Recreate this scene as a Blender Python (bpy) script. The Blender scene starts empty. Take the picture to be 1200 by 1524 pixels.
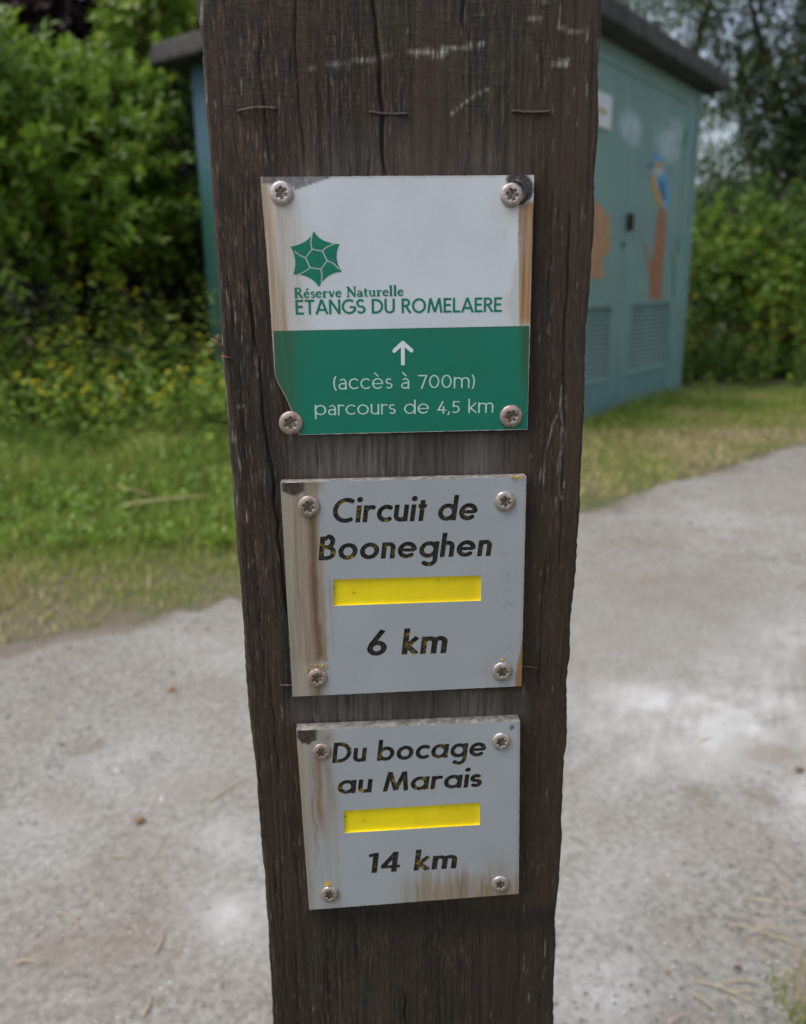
import bpy, math, random
import numpy as np
from math import sin, cos, tan, pi, radians, sqrt, atan2
from mathutils import Vector, Matrix
from mathutils.geometry import delaunay_2d_cdt

SC = bpy.context.scene
COL = SC.collection

# ------------------------------------------------------------------ camera
FPX, TH, ROLL, CAMH = 1205.0, radians(15.4), radians(0.8), 0.85
_f = np.array([0, cos(TH), -sin(TH)]); _r0 = np.array([1., 0, 0]); _d0 = -np.cross(_r0, _f)
CR = _r0*cos(ROLL)+_d0*sin(ROLL); CD = -_r0*sin(ROLL)+_d0*cos(ROLL); CF = _f
CO = np.array([0, 0, CAMH])
cd = bpy.data.cameras.new('camera'); cam = bpy.data.objects.new('camera', cd); COL.objects.link(cam)
cam.matrix_world = Matrix(((CR[0], -CD[0], -CF[0], 0), (CR[1], -CD[1], -CF[1], 0), (CR[2], -CD[2], -CF[2], CAMH), (0, 0, 0, 1)))
cd.sensor_fit = 'VERTICAL'; cd.sensor_height = 24.0; cd.lens = 24.0*FPX/1524
cd.clip_start = 0.02; cd.clip_end = 600
cd.dof.use_dof = True; cd.dof.focus_distance = 0.352; cd.dof.aperture_fstop = 6.0
SC.camera = cam

# ------------------------------------------------------------------ light
SUN_EL, SUN_ROT = radians(62), radians(242)
w = bpy.data.worlds.new("World"); SC.world = w; w.use_nodes = True
nt = w.node_tree; nt.nodes.clear()
sky = nt.nodes.new('ShaderNodeTexSky'); sky.sky_type = 'NISHITA'; sky.sun_disc = False
sky.sun_elevation = SUN_EL; sky.sun_rotation = SUN_ROT; sky.dust_density = 3.0; sky.air_density = 1.0; sky.ozone_density = 1.0
hs = nt.nodes.new('ShaderNodeHueSaturation'); hs.inputs['Saturation'].default_value = 0.62
nt.links.new(sky.outputs[0], hs.inputs['Color'])
bg = nt.nodes.new('ShaderNodeBackground'); bg.inputs['Strength'].default_value = 0.15
nt.links.new(hs.outputs[0], bg.inputs['Color'])
wo = nt.nodes.new('ShaderNodeOutputWorld'); nt.links.new(bg.outputs[0], wo.inputs['Surface'])
sl = bpy.data.lights.new('sun', 'SUN'); sl.energy = 1.5; sl.angle = radians(40); sl.color = (1, .97, .93)
so = bpy.data.objects.new('sun', sl); COL.objects.link(so)
sd = Vector((sin(SUN_ROT)*cos(SUN_EL), cos(SUN_ROT)*cos(SUN_EL), sin(SUN_EL)))
so.rotation_euler = sd.to_track_quat('Z', 'Y').to_euler(); so.location = (0, -3, 8)
SC.view_settings.view_transform = 'Standard'; SC.view_settings.look = 'None'
SC.view_settings.exposure = 0.40; SC.view_settings.gamma = 1; SC.view_settings.use_curve_mapping = False
SC.render.engine = 'CYCLES'
SC.cycles.use_denoising = True
SC.cycles.max_bounces = 6; SC.cycles.diffuse_bounces = 4; SC.cycles.glossy_bounces = 3; SC.cycles.transmission_bounces = 4

# ------------------------------------------------------------------ helpers
def ray(x, y): return CF*FPX+CR*(x-600)+CD*(y-762)
def gpt(x, y, z=0.0):
    v = ray(x, y); return CO+v*((z-CAMH)/v[2])
def projv(P):
    Q = np.asarray(P, float)-CO; z = Q@CF
    return 600+FPX*(Q@CR)/z, 762+FPX*(Q@CD)/z
def tag(o, label=None, cat=None, group=None, kind=None):
    if label: o['label'] = label
    if cat: o['category'] = cat
    if group: o['group'] = group
    if kind: o['kind'] = kind
    return o
def empty(name, loc=(0, 0, 0), rz=0.0):
    o = bpy.data.objects.new(name, None); COL.objects.link(o); o.location = loc; o.rotation_euler = (0, 0, rz)
    o.empty_display_size = 0.05
    return o
def mesh_obj(name, V, Fc, mat=None, parent=None, smooth=False, attrs=None, kind=None):
    me = bpy.data.meshes.new(name)
    V = np.asarray(V, dtype=np.float32).reshape(-1, 3)
    if isinstance(Fc, np.ndarray):
        k = Fc.shape[1]; n = Fc.shape[0]
        me.vertices.add(len(V)); me.vertices.foreach_set('co', V.ravel())
        me.loops.add(n*k); me.loops.foreach_set('vertex_index', Fc.astype(np.int32).ravel())
        me.polygons.add(n); me.polygons.foreach_set('loop_start', np.arange(0, n*k, k, dtype=np.int32))
        me.update(calc_edges=True)
    else:
        me.from_pydata([tuple(map(float, v)) for v in V], [], Fc); me.update()
    if attrs:
        for a, val in attrs.items():
            at = me.attributes.new(a, 'FLOAT', 'POINT'); at.data.foreach_set('value', np.asarray(val, dtype=np.float32))
    if mat: me.materials.append(mat)
    if smooth: me.polygons.foreach_set('use_smooth', np.ones(len(me.polygons), bool))
    o = bpy.data.objects.new(name, me); COL.objects.link(o)
    if parent: o.parent = parent
    if kind: o['kind'] = kind
    return o
def hash2(ix, iy, seed):
    n = (ix.astype(np.int64)*374761393+iy.astype(np.int64)*668265263+seed*974634777) & 0xffffffff
    n = ((n ^ (n >> 13))*1274126177) & 0xffffffff
    return ((n ^ (n >> 16)) & 0xffffff)/float(0xffffff)
def vn(x, y, seed=0):
    x = np.asarray(x, float); y = np.asarray(y, float)
    ix = np.floor(x); iy = np.floor(y); fx = x-ix; fy = y-iy
    fx = fx*fx*(3-2*fx); fy = fy*fy*(3-2*fy)
    a = hash2(ix, iy, seed); b = hash2(ix+1, iy, seed); c = hash2(ix, iy+1, seed); d = hash2(ix+1, iy+1, seed)
    return (a*(1-fx)+b*fx)*(1-fy)+(c*(1-fx)+d*fx)*fy
def ss(a, b, x):
    t = np.clip((np.asarray(x, float)-a)/(b-a), 0, 1); return t*t*(3-2*t)

# -------- material node helper
class M:
    def __init__(s, name):
        s.m = bpy.data.materials.new(name); s.m.use_nodes = True
        s.nt = s.m.node_tree; s.nt.nodes.clear()
        s.out = s.nt.nodes.new('ShaderNodeOutputMaterial')
        s.p = s.nt.nodes.new('ShaderNodeBsdfPrincipled'); s.nt.links.new(s.p.outputs[0], s.out.inputs['Surface'])
        s.tc = s.nt.nodes.new('ShaderNodeTexCoord')
    def n(s, t): return s.nt.nodes.new(t)
    def put(s, sock, v):
        if hasattr(v, 'is_output'): s.nt.links.new(v, sock)
        elif isinstance(v, (tuple, list)) and sock.type == 'RGBA': sock.default_value = (*v[:3], 1)
        else: sock.default_value = v
    def coords(s, sc=(1, 1, 1), kind='Object', loc=(0, 0, 0)):
        mp = s.n('ShaderNodeMapping'); mp.inputs['Scale'].default_value = sc; mp.inputs['Location'].default_value = loc
        s.nt.links.new(s.tc.outputs[kind], mp.inputs['Vector']); return mp.outputs[0]
    def noise(s, vec, scale=1, detail=3, rough=.55, dist=0):
        k = s.n('ShaderNodeTexNoise'); s.put(k.inputs['Vector'], vec); k.inputs['Scale'].default_value = scale
        k.inputs['Detail'].default_value = detail; k.inputs['Roughness'].default_value = rough; k.inputs['Distortion'].default_value = dist
        return k.outputs['Fac']
    def ramp(s, fac, a, b, va=0., vb=1.):
        k = s.n('ShaderNodeMapRange'); k.interpolation_type = 'SMOOTHSTEP'; s.put(k.inputs['Value'], fac)
        k.inputs['From Min'].default_value = a; k.inputs['From Max'].default_value = b
        k.inputs['To Min'].default_value = va; k.inputs['To Max'].default_value = vb; return k.outputs[0]
    def math(s, op, a, b=0.):
        k = s.n('ShaderNodeMath'); k.operation = op; s.put(k.inputs[0], a); s.put(k.inputs[1], b); return k.outputs[0]
    def mix(s, fac, a, b, mode='MIX'):
        k = s.n('ShaderNodeMix'); k.data_type = 'RGBA'; k.blend_type = mode
        s.put(k.inputs[0], fac); s.put(k.inputs[6], a); s.put(k.inputs[7], b); return k.outputs[2]
    def attr(s, name):
        k = s.n('ShaderNodeAttribute'); k.attribute_name = name; return k.outputs['Fac']
    def bump(s, h, strength=.5, dist=.001):
        k = s.n('ShaderNodeBump'); s.put(k.inputs['Height'], h); k.inputs['Strength'].default_value = strength
        k.inputs['Distance'].default_value = dist; s.nt.links.new(k.outputs[0], s.p.inputs['Normal'])
    def base(s, c, rough=.6, metal=0., spec=.5):
        s.put(s.p.inputs['Base Color'], c); s.put(s.p.inputs['Roughness'], rough); s.put(s.p.inputs['Metallic'], metal)
        s.put(s.p.inputs['Specular IOR Level'], spec); return s.m

# ------------------------------------------------------------------ materials
def m_simple(name, c1, c2, scale=30, rough=.7, metal=0., spec=.4, bump=.3, bd=.002, sc=(1, 1, 1), lo=.35, hi=.65):
    m = M(name); v = m.coords(sc); n = m.noise(v, scale, 5, .6)
    if bump: m.bump(n, bump, bd)
    return m.base(m.mix(m.ramp(n, lo, hi), c1, c2), rough, metal, spec)

def mat_wood():
    m = M('weathered_wood')
    v = m.coords((1, 1, .05)); v2 = m.coords((1, 1, .012)); vo = m.coords(); vf = m.coords((1, 1, .10))
    n1 = m.noise(v, 420, 4, .65); n2 = m.noise(vf, 1250, 5, .8); n3 = m.noise(v2, 160, 3, .6); n4 = m.noise(vo, 26, 3, .6)
    saw = m.noise(m.coords((.16, .16, 1)), 620, 3, .65, .3); nb = m.noise(m.coords((1, 1, .25)), 38, 4, .6)
    c = m.mix(m.ramp(n1, .36, .66), (.018, .0112, .0075), (.052, .0325, .0210))
    c = m.mix(m.math('MULTIPLY', m.ramp(n3, .45, .7), .6), c, (.070, .042, .028))
    c = m.mix(m.math('MULTIPLY', m.ramp(n4, .5, .72), .45), c, (.030, .028, .026))
    c = m.mix(m.math('MULTIPLY', m.ramp(n2, .55, .61), .7), c, (.165, .120, .088))
    c = m.mix(m.math('MULTIPLY', m.ramp(n2, .47, .39), .8), c, (.008, .0065, .006))
    c = m.mix(m.math('MULTIPLY', m.math('MULTIPLY', m.ramp(saw, .54, .7), m.ramp(n4, .45, .65)), m.math('MULTIPLY', m.attr('saw'), .5)), c, (.10, .088, .078))
    c = m.mix(m.math('MULTIPLY', m.ramp(nb, .5, .68), .55), c, (.084, .050, .031))
    c = m.mix(m.math('MULTIPLY', m.ramp(nb, .44, .30), .5), c, (.012, .010, .009))
    gz = m.attr('grey')
    c = m.mix(m.math('MULTIPLY', gz, m.ramp(n1, .3, .62, .25, 1.)), c, (.14, .124, .112))
    c = m.mix(m.math('MULTIPLY', m.attr('moss'), m.ramp(n2, .4, .6, .1, .7)), c, (.05, .045, .025))
    c = m.mix(m.math('MULTIPLY', m.attr('brown'), .7), c, (.045, .028, .018))
    c = m.mix(m.math('MULTIPLY', m.attr('dark_zone'), .72), c, (.011, .0095, .0095))  # darker wood colour in zones around the plates and low down
    sc_ = m.math('MULTIPLY', m.attr('scrape'), m.ramp(n2, .40, .54, .12, 1.))
    c = m.mix(sc_, c, (.46, .42, .36))
    h = m.math('ADD', m.math('MULTIPLY', n1, .8), m.math('ADD', m.math('MULTIPLY', n2, .5), m.math('MULTIPLY', m.math('MULTIPLY', saw, m.attr('saw')), .35)))
    m.bump(h, .85, .0013)
    return m.base(c, m.ramp(n1, .3, .7, .62, .85), 0, .35)

def mat_plate(name, base, stainbase=(.34, .27, .19), rust=((.25, .145, .065), (.13, .072, .036))):
    m = M(name); v = m.coords((1, .03, 1)); vo = m.coords()
    n1 = m.noise(v, 520, 4, .6); n2 = m.noise(v, 190, 3, .55, .3); n3 = m.noise(vo, 900, 3, .6); n4 = m.noise(vo, 30, 3, .5)
    c = m.mix(m.ramp(n4, .35, .65), base, tuple(x*.93 for x in base))
    c = m.mix(m.math('MULTIPLY', m.ramp(n3, .66, .74), .35), c, (.18, .19, .2))
    bz = m.attr('beige')
    cb = m.mix(m.ramp(n1, .35, .65), stainbase, tuple(x*.66 for x in stainbase))
    c = m.mix(m.math('MULTIPLY', bz, m.ramp(n2, .28, .55, .55, 1.)), c, cb)
    br = m.attr('brown')
    c = m.mix(m.math('MULTIPLY', br, m.ramp(n1, .3, .55, .78, 1.)), c, m.mix(m.ramp(n2, .35, .65), *rust))
    dk = m.attr('dark')
    c = m.mix(m.math('MULTIPLY', dk, m.ramp(n3, .3, .5, .8, 1.)), c, (.045, .03, .028))
    c = m.mix(m.attr('lichen'), c, (.62, .42, .03))
    m.bump(m.math('ADD', n3, m.math('MULTIPLY', br, n1)), .12, .0003)
    return m.base(c, m.ramp(n4, .3, .7, .38, .5), 0, .45)

def mat_letters():
    m = M('flaking_paint'); vo = m.coords((1, 1, 1))
    n1 = m.noise(vo, 430, 5, .75, .4); n2 = m.noise(vo, 110, 2, .5); n3 = m.noise(vo, 1300, 2, .6)
    f = m.math('MULTIPLY', m.ramp(n1, .50, .62), m.ramp(n2, .48, .66, .0, .9))
    c = m.mix(m.ramp(n3, .4, .6), (.016, .014, .012), (.05, .043, .036))
    c = m.mix(m.math('MULTIPLY', m.ramp(n3, .64, .7), .55), c, (.28, .27, .25))
    c = m.mix(f, c, m.mix(m.ramp(n3, .4, .6), (.60, .40, .012), (.30, .18, .01)))
    m.bump(n1, .6, .0006)
    return m.base(c, .6, 0, .35)

def mat_yellow():
    m = M('yellow_paint'); vo = m.coords()
    n1 = m.noise(vo, 60, 3, .6); n2 = m.noise(vo, 700, 3, .6); n3 = m.noise(vo, 240, 2, .5)
    c = m.mix(m.ramp(n1, .35, .7), (.84, .68, .008), (.76, .60, .008))
    c = m.mix(m.math('MULTIPLY', m.ramp(n3, .68, .76), .5), c, (.25, .13, .01))
    m.bump(n2, .15, .0003)
    return m.base(c, .42, 0, .5)

def mat_green():
    m = M('green_film'); vo = m.coords(); n = m.noise(vo, 50, 3, .6); s = m.noise(m.coords((1, .04, 1)), 260, 3, .6)
    c = m.mix(m.ramp(n, .35, .65), (.003, .170, .110), (.004, .157, .10))
    c = m.mix(m.math('MULTIPLY', m.attr('beige'), m.ramp(s, .3, .6, .35, 1.)), c, (.035, .09, .05))
    c = m.mix(m.attr('brown'), c, (.03, .075, .04))
    return m.base(c, .3, 0, .5)

def mat_steel():
    m = M('tarnished_steel'); vo = m.coords(); n = m.noise(vo, 420, 4, .6); n2 = m.noise(vo, 2200, 2, .6)
    g = m.n('ShaderNodeObjectInfo')
    c = m.mix(m.ramp(n, .35, .62), (.56, .51, .49), (.36, .28, .25))
    c = m.mix(m.math('MULTIPLY', g.outputs['Random'], .45), c, (.62, .59, .57))
    m.bump(n2, .15, .0003)
    return m.base(c, m.ramp(n, .3, .7, .34, .5), .7, .5)
MAT = {}
MAT['wood'] = mat_wood()
MAT['plate_white'] = mat_plate('white_sign_face', (.585, .625, .665), (.50, .40, .29), ((.38, .20, .065), (.22, .11, .04)))
MAT['plate_grey'] = mat_plate('pale_grey_sign_face', (.335, .36, .385))
MAT['edge_core'] = m_simple('sign_edge', (.16, .145, .125), (.34, .32, .29), 300, .8, bump=.3, bd=.0005)
MAT['letters'] = mat_letters(); MAT['yellow'] = mat_yellow(); MAT['green'] = mat_green()
MAT['green_ink'] = m_simple('green_ink', (.002, .17, .105), (.003, .155, .098), 200, .4, bump=0)
MAT['pale_ink'] = m_simple('pale_ink', (.50, .66, .62), (.40, .58, .54), 500, .4, bump=0)
MAT['white_ink'] = m_simple('white_ink', (.68, .74, .76), (.62, .68, .70), 300, .4, bump=0)
MAT['steel'] = mat_steel()
MAT['socket'] = m_simple('dark_socket_metal', (.10, .07, .055), (.30, .25, .22), 900, .3, .7, bump=.2, bd=.0003)  # screw sockets coloured darker than the heads
MAT['rust'] = m_simple('rusty_wire', (.055, .038, .032), (.12, .09, .078), 500, .7, .2, bump=.4, bd=.0003)
MAT['lichen'] = m_simple('yellow_lichen', (.65, .42, .03), (.45, .26, .02), 900, .9, bump=.5, bd=.0005)
MAT['splinter'] = m_simple('dry_bark', (.11, .055, .03), (.22, .13, .075), 300, .9, bump=.4, bd=.0005)

# ------------------------------------------------------------------ post frame
YAW = radians(3.0)
PU = np.array([cos(YAW), sin(YAW), 0]); PN = np.array([sin(YAW), -cos(YAW), 0]); PO = np.array([0, .338, 0.])
def face(x, y, off=0.0):
    """point of the post face (u along the face, z up) for authoring"""
    v = ray(x, y); t = ((PO+PN*off-CO)@PN)/(v@PN); p = CO+v*t
    return float((p-PO)@PU), float(p[2])

def poly_dist(u, z, pts):
    d = np.full(np.shape(u), 1e9)
    for (a, b), (c, e) in zip(pts[:-1], pts[1:]):
        vx, vy = c-a, e-b; L = vx*vx+vy*vy+1e-12
        t = np.clip(((u-a)*vx+(z-b)*vy)/L, 0, 1)
        d = np.minimum(d, np.hypot(u-a-t*vx, z-b-t*vy))
    return d

def build_post():
    root = empty('wooden_post', (PO[0], PO[1], 0), YAW)
    tag(root, 'dark weathered square wooden post carrying the three trail signs', 'post')
    zs = np.concatenate([np.linspace(-.05, .44, 40)[:-1], np.arange(.44, .99, .0014), np.linspace(.99, 1.08, 12)[1:]])
    NZ = len(zs)
    L_px = [(286, -40), (290, 0), (294, 30), (298, 60), (302, 120), (308, 190), (313, 260), (318, 330), (322, 400), (325, 450), (328, 500), (332, 560), (336, 600), (342, 680), (347, 760), (355, 850), (360, 900), (366, 1000), (372, 1080), (380, 1150), (385, 1220), (393, 1300), (398, 1370), (402, 1440), (405, 1524), (409, 1600)]
    R_px = [(899, -40), (897, 0), (896, 60), (894, 120), (892, 200), (887, 250), (886, 320), (882, 400), (876, 480), (873, 560), (871, 620), (868, 700), (866, 730), (863, 790), (860, 840), (855, 900), (851, 960), (847, 1010), (846, 1080), (842, 1150), (838, 1250), (834, 1320), (829, 1370), (829, 1400), (827, 1450), (826, 1524), (822, 1600)]
    def prof(px):
        q = sorted([face(*p)[::-1] for p in px]); a = np.array(q)
        return np.interp(zs, a[:, 0], a[:, 1])
    uL = prof(L_px)+(vn(zs*70, zs*0, 3)-.5)*.0008+(vn(zs*420, zs*0, 4)-.5)*.0004
    uR = prof(R_px)+(vn(zs*70, zs*0, 5)-.5)*.0010+(vn(zs*420, zs*0, 6)-.5)*.0005
    NF = 270
    s = np.linspace(0, 1, NF)
    Ug = uL[:, None]*(1-s)+uR[:, None]*s; Zg = np.repeat(zs[:, None], NF, 1)
    um, zm = Ug*1000, Zg*1000
    warp = (vn(um/30, zm/120, 11)-.5)*5
    h = -.45*ss(.55, .85, vn((um+warp)/1.5, zm/75, 12))*vn(um/9, zm/50, 13)
    h += -.35*ss(.5, .9, vn((um+warp)/.9+5, zm/40, 14))
    h += (vn((um+warp)/5, zm/160, 15)-.5)*.5+(vn(um/22, zm/220, 16)-.5)*.9
    def F(l): return [face(*p) for p in l]
    cracks = [
        (F([(441, -40), (439, 30), (442, 80), (444, 130), (447, 170), (451, 215), (453, 262)]), .28, 1.4),
        (F([(555, -40), (556, 0), (560, 37), (566, 88), (567.5, 160), (573, 262), (576, 300)]), .46, 2.8),
        (F([(389, 45), (386, 80), (391, 120), (398, 190), (405, 250)]), .25, 1.2),
        (F([(690, -30), (691, 60)]), .45, 1.8), (F([(806, 60), (808, 150)]), .3, 1.2),
        (F([(340, 400), (350, 520)]), .3, 1.2),
        (F([(366, 400), (374, 459), (385, 538), (394.5, 636), (404, 695), (411, 760), (415, 800), (426, 892), (433, 960)]), .36, 2.0),
        (F([(602, 1470), (607, 1560)]), .4, 2.0), (F([(527, 1360), (531, 1440)]), .3, 1.2),
        (F([(402, 1000), (412, 1120), (416, 1180)]), .3, 1.2),
        (F([(850, 300), (846, 400), (842, 520), (838, 700), (832, 860)]), .35, 1.4),
        (F([(824, 270), (820, 380), (816, 470)]), .3, 1.0), (F([(812, 820), (806, 960), (800, 1050)]), .3, 1.1),
        (F([(470, 650), (476, 712)]), .35, 1.5), (F([(541, 650), (545, 705)]), .3, 1.2), (F([(628, 645), (630, 703)]), .35, 1.5),
        (F([(758, 645), (757, 700)]), .3, 1.4), (F([(472, 1030), (473, 1075)]), .5, 2.4), (F([(567, 1030), (569, 1070)]), .3, 1.4), (F([(733, 1025), (732, 1062)]), .3, 1.5)]
    rng = random.Random(5)
    for i in range(46):
        x = rng.uniform(325, 880); y = rng.uniform(-20, 1500); l = rng.uniform(40, 190)
        dx = -(x-620)/4900*l
        cracks.append((F([(x, y), (x+dx+rng.uniform(-2, 2), y+l)]), rng.uniform(.15, .3), rng.uniform(.5, 1.1)))
    for pts, wd, dp in cracks:
        p = sorted([(b, a) for a, b in pts]); a = np.array(p)
        uc = np.interp(zs, a[:, 0], a[:, 1])+(vn(zs*130, zs*0, int(abs(a[0, 1])*1e5) % 997)-.5)*.0012
        fade = ss(a[0, 0]-.002, a[0, 0]+.012, zs)*ss(-a[-1, 0]-.002, -a[-1, 0]+.012, -zs)
        ww = wd*(.6+.8*vn(zs*60, zs*0, 8))
        h += -dp*fade[:, None]*np.exp(-((Ug-uc[:, None])*1000/ww[:, None])**2)
    # rounded, worn arrises
    dL = (Ug-uL[:, None])*1000; dR = (uR[:, None]-Ug)*1000
    for dd, sd_ in ((dL, 21), (dR, 22)):
        r = 2.0+1.2*vn(zs*35, zs*0, sd_)[:, None]
        q = np.clip(r-dd, 0, None); h -= r-np.sqrt(np.clip(r*r-q*q, 0, None))
    # attributes
    PX, PY = projv(np.stack([PO[0]+PU[0]*Ug, PO[1]+PU[1]*Ug, Zg], -1).reshape(-1, 3)); PX = PX.reshape(Ug.shape); PY = PY.reshape(Ug.shape)
    scr = np.zeros_like(Ug)
    def sc_line(pts, wd, amt):
        nonlocal scr
        q = F(pts); d = poly_dist(Ug, Zg, q)*1000
        wd *= 1.15; rag = vn(um/.75, zm/14, 31); lump = vn(um/4.5, zm/5, 32)
        scr = np.maximum(scr, amt*ss(wd, wd*.2, d+rag*wd*.45+lump*wd*.35)*(.75+.5*vn(um/1.2, zm/7, 33)))
    sc_line([(461, 103), (490, 97), (522, 93)], 1.2, .7)
    sc_line([(522, 92), (549, 88), (581, 85)], 1.6, .95)
    sc_line([(605, 79), (627, 79), (637, 76)], 1.8, 1); sc_line([(637, 76), (651, 81), (664, 74)], 2.6, 1); sc_line([(664, 73), (690, 69), (718, 66)], 1.7, .85)
    sc_line([(671, 170), (693, 152), (707, 141), (727, 132)], 1.1, .75)
    sc_line([(824, 94), (846, 93)], 2.2, .9); sc_line([(808, 99), (815, 98)], 1.2, .5)
    sc_line([(784, 28), (806, 30)], 1.3, .5); sc_line([(832, 40), (858, 47), (880, 50)], 1.3, .55); sc_line([(795, 0), (815, 2)], 1.2, .5)
    sc_line([(836.7, 573), (834, 607), (840, 642), (837, 657), (834.5, 681), (833.4, 699), (833.4, 729), (836.7, 744)], 1.0, .75)
    sc_line([(834, 675), (833, 700)], 1.5, .85); sc_line([(836, 640), (836, 665)], 1.3, .8)
    sc_line([(830, 617), (823.7, 631), (818, 655), (811.8, 677), (809.6, 720)], .7, .65)
    sc_line([(790, 680), (802, 682)], 1.1, .6); sc_line([(340, 603), (362, 604)], 1.2, .6); sc_line([(329, 500), (333, 560), (338, 620)], 1.0, .55)
    sc_line([(335, 430), (342, 455)], .9, .5); sc_line([(298, 30), (304, 0)], 2.2, .5); sc_line([(300, 100), (306, 150)], .8, .5)
    sc_line([(893, 60), (892, 160)], .9, .6); sc_line([(872, 570), (871, 640)], .9, .7); sc_line([(867, 715), (866, 735)], 1.2, .8)
    sc_line([(350, 650), (358, 700)], .8, .6); sc_line([(827, 1480), (828, 1420)], 1.0, .5)
    rr = random.Random(9)
    for i in range(230):
        y = rr.uniform(-20, 1520); x = rr.choice([rr.uniform(305, 420)+y*.06, rr.uniform(790, 885)-y*.04, rr.uniform(320, 880)])
        l = rr.uniform(4, 26); sc_line([(x, y), (x-(x-620)/4900*l, y+l)], rr.uniform(.3, .6), rr.uniform(.25, .6))
    between = ss(640, 650, PY)*ss(722, 700, PY)+ss(1025, 1032, PY)*ss(1085, 1066, PY)+.4*ss(150, 262, PY)*ss(290, 250, PY)
    grey = between*ss(415, 455, PX+(PY-650)*.0)*ss(800, 770, PX)
    grey = np.clip(grey, 0, 1)
    dark_zone = .75*ss(24, 0, np.abs(PX-(376+(PY-600)*.108)-20))*ss(560, 700, PY)*ss(1110, 1000, PY)+.55*ss(1330, 1380, PY)*(.6+.4*vn(um/8, zm/60, 41))+.5*ss(700, 640, PX)*0  # darker band left of the lower plates, and darker towards the bottom
    dark_zone += .5*ss(380, 395, PX)*ss(420, 400, PX)*ss(270, 300, PY)*ss(640, 560, PY)+.5*ss(785, 792, PX)*ss(806, 796, PX)*ss(270, 300, PY)*ss(660, 600, PY)  # darker strips along both sides of the top plate
    dark_zone += .6*ss(1340, 1360, PY)*ss(1400, 1360, PY)*ss(440, 480, PX)  # darker strip just under the lowest plate
    dark_zone = np.clip(dark_zone, 0, 1)
    moss = np.clip(ss(.5, .8, vn(um/22, zm/40, 42))*ss(330, 60, PY)+.8*ss(845, 875, PX)*ss(.45, .7, vn(um/5, zm/30, 43))*ss(600, 300, PY)+.3*ss(.6, .8, vn(um/10, zm/50, 44)), 0, 1)
    brown = np.clip(ss(785, 830, PX+.1*(PY-300))*(.5+.5*vn(um/6, zm/90, 45))+ss(.55, .8, vn(um/16, zm/200, 46))*.6, 0, 1)
    # ring of vertices: front (NF), right side, back, left side
    D = .150
    NS, NB = 14, 8
    ring_u = [Ug]; ring_n = [h/1000]
    ts = np.linspace(0, 1, NS+2)[1:-1]
    nR = h[:, -1]/1000; nL = h[:, 0]/1000
    sR = (vn(zs[:, None]*60, ts[None]*9, 51)-.5)*.002; sL = (vn(zs[:, None]*60, ts[None]*9, 52)-.5)*.002
    ring_u.append(uR[:, None]+sR*0-np.abs(sR)); ring_n.append(nR[:, None]*(1-ts)+(-D)*ts)
    tb = np.linspace(0, 1, NB); ring_u.append((uR[:, None]-.001)*(1-tb)+(uL[:, None]+.001)*tb); ring_n.append(np.full((NZ, NB), -D))
    ring_u.append(uL[:, None]+np.abs(sL)); ring_n.append((-D)*(1-ts)+nL[:, None]*ts)
    RU = np.concatenate(ring_u, 1); RN = np.concatenate(ring_n, 1); K = RU.shape[1]
    V = np.stack([RU, -RN, np.repeat(zs[:, None], K, 1)], -1).reshape(-1, 3)
    i = np.arange(NZ-1)[:, None]; j = np.arange(K)[None]; jn = (j+1) % K
    Fq = np.stack([i*K+j+0*i, i*K+jn, (i+1)*K+jn, (i+1)*K+j], -1).reshape(-1, 4)
    pad = lambda a, v=0.: np.concatenate([a, np.full((NZ, K-NF), v)], 1).ravel()
    # top cap
    V = np.vstack([V, [[(uL[-1]+uR[-1])/2, D/2, zs[-1]+.004]]]); c = len(V)-1; b = (NZ-1)*K
    body = mesh_obj('timber', V, Fq, MAT['wood'], root, True, {'scrape': np.append(pad(scr), 0), 'grey': np.append(pad(grey), 0), 'dark_zone': np.append(pad(dark_zone), 0), 'moss': np.append(pad(moss), 0), 'brown': np.append(pad(brown, .3), 0), 'saw': np.append(pad(np.clip(ss(300, 60, PY)+.12, 0, 1), .1), 0)})
    cap = [(b+k, b+(k+1) % K, c) for k in range(K)]
    cv = [V[b+k] for k in range(K)]+[V[c]]
    mesh_obj('end_grain', np.array(cv), [(k, (k+1) % K, K) for k in range(K)], MAT['wood'], root)
    # staples left in the wood
    def staple(p0, p1, lift=.0006, bow=.0006, end=True):
        a = face(*p0); q = face(*p1); n = 14; R = .0005; pts = []
        if end: pts.append((a[0], .002, a[1]))
        for k in range(n+1):
            t = k/n; pts.append((a[0]*(1-t)+q[0]*t, -(lift+bow*sin(pi*t)*1.2), a[1]*(1-t)+q[1]*t+bow*sin(pi*t)))
        if end: pts.append((q[0], .002, q[1]))
        tube('staple', pts, R, MAT['rust'], root, 8)
    staple((355, 166), (411, 162)); staple((551, 167), (606, 169.5), bow=-.0004); staple((763, 165.5), (817, 166.5), bow=-.0003)
    staple((418, 1019), (440, 1020)); staple((776, 991), (800, 994))
    # torn splinter on the left arris
    a = face(331, 512); x0, z0 = a
    pts = [(x0+.0015, -.001, z0-.0035), (x0-.0012, -.0022, z0+.0006), (x0-.004, -.003, z0+.0022), (x0-.0035, -.0018, z0+.0010), (x0-.0005, -.0008, z0-.0016), (x0+.0018, 0, z0-.005),
           (x0-.0008, -.0028, z0+.0042), (x0-.0002, -.0012, z0+.0045), (x0+.001, -.001, z0-.0005)]
    tube('splinter', pts[:3], [.0009, .0008, .0003], MAT['splinter'], root, 6)
    tube('splinter', [pts[1], pts[6]], [.0007, .0003], MAT['splinter'], root, 6)
    tube('splinter', [(x0-.0005, -.001, z0-.0048), (x0+.0035, -.0008, z0-.0055)], [.0007, .0004], MAT['splinter'], root, 6)
    return root

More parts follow.
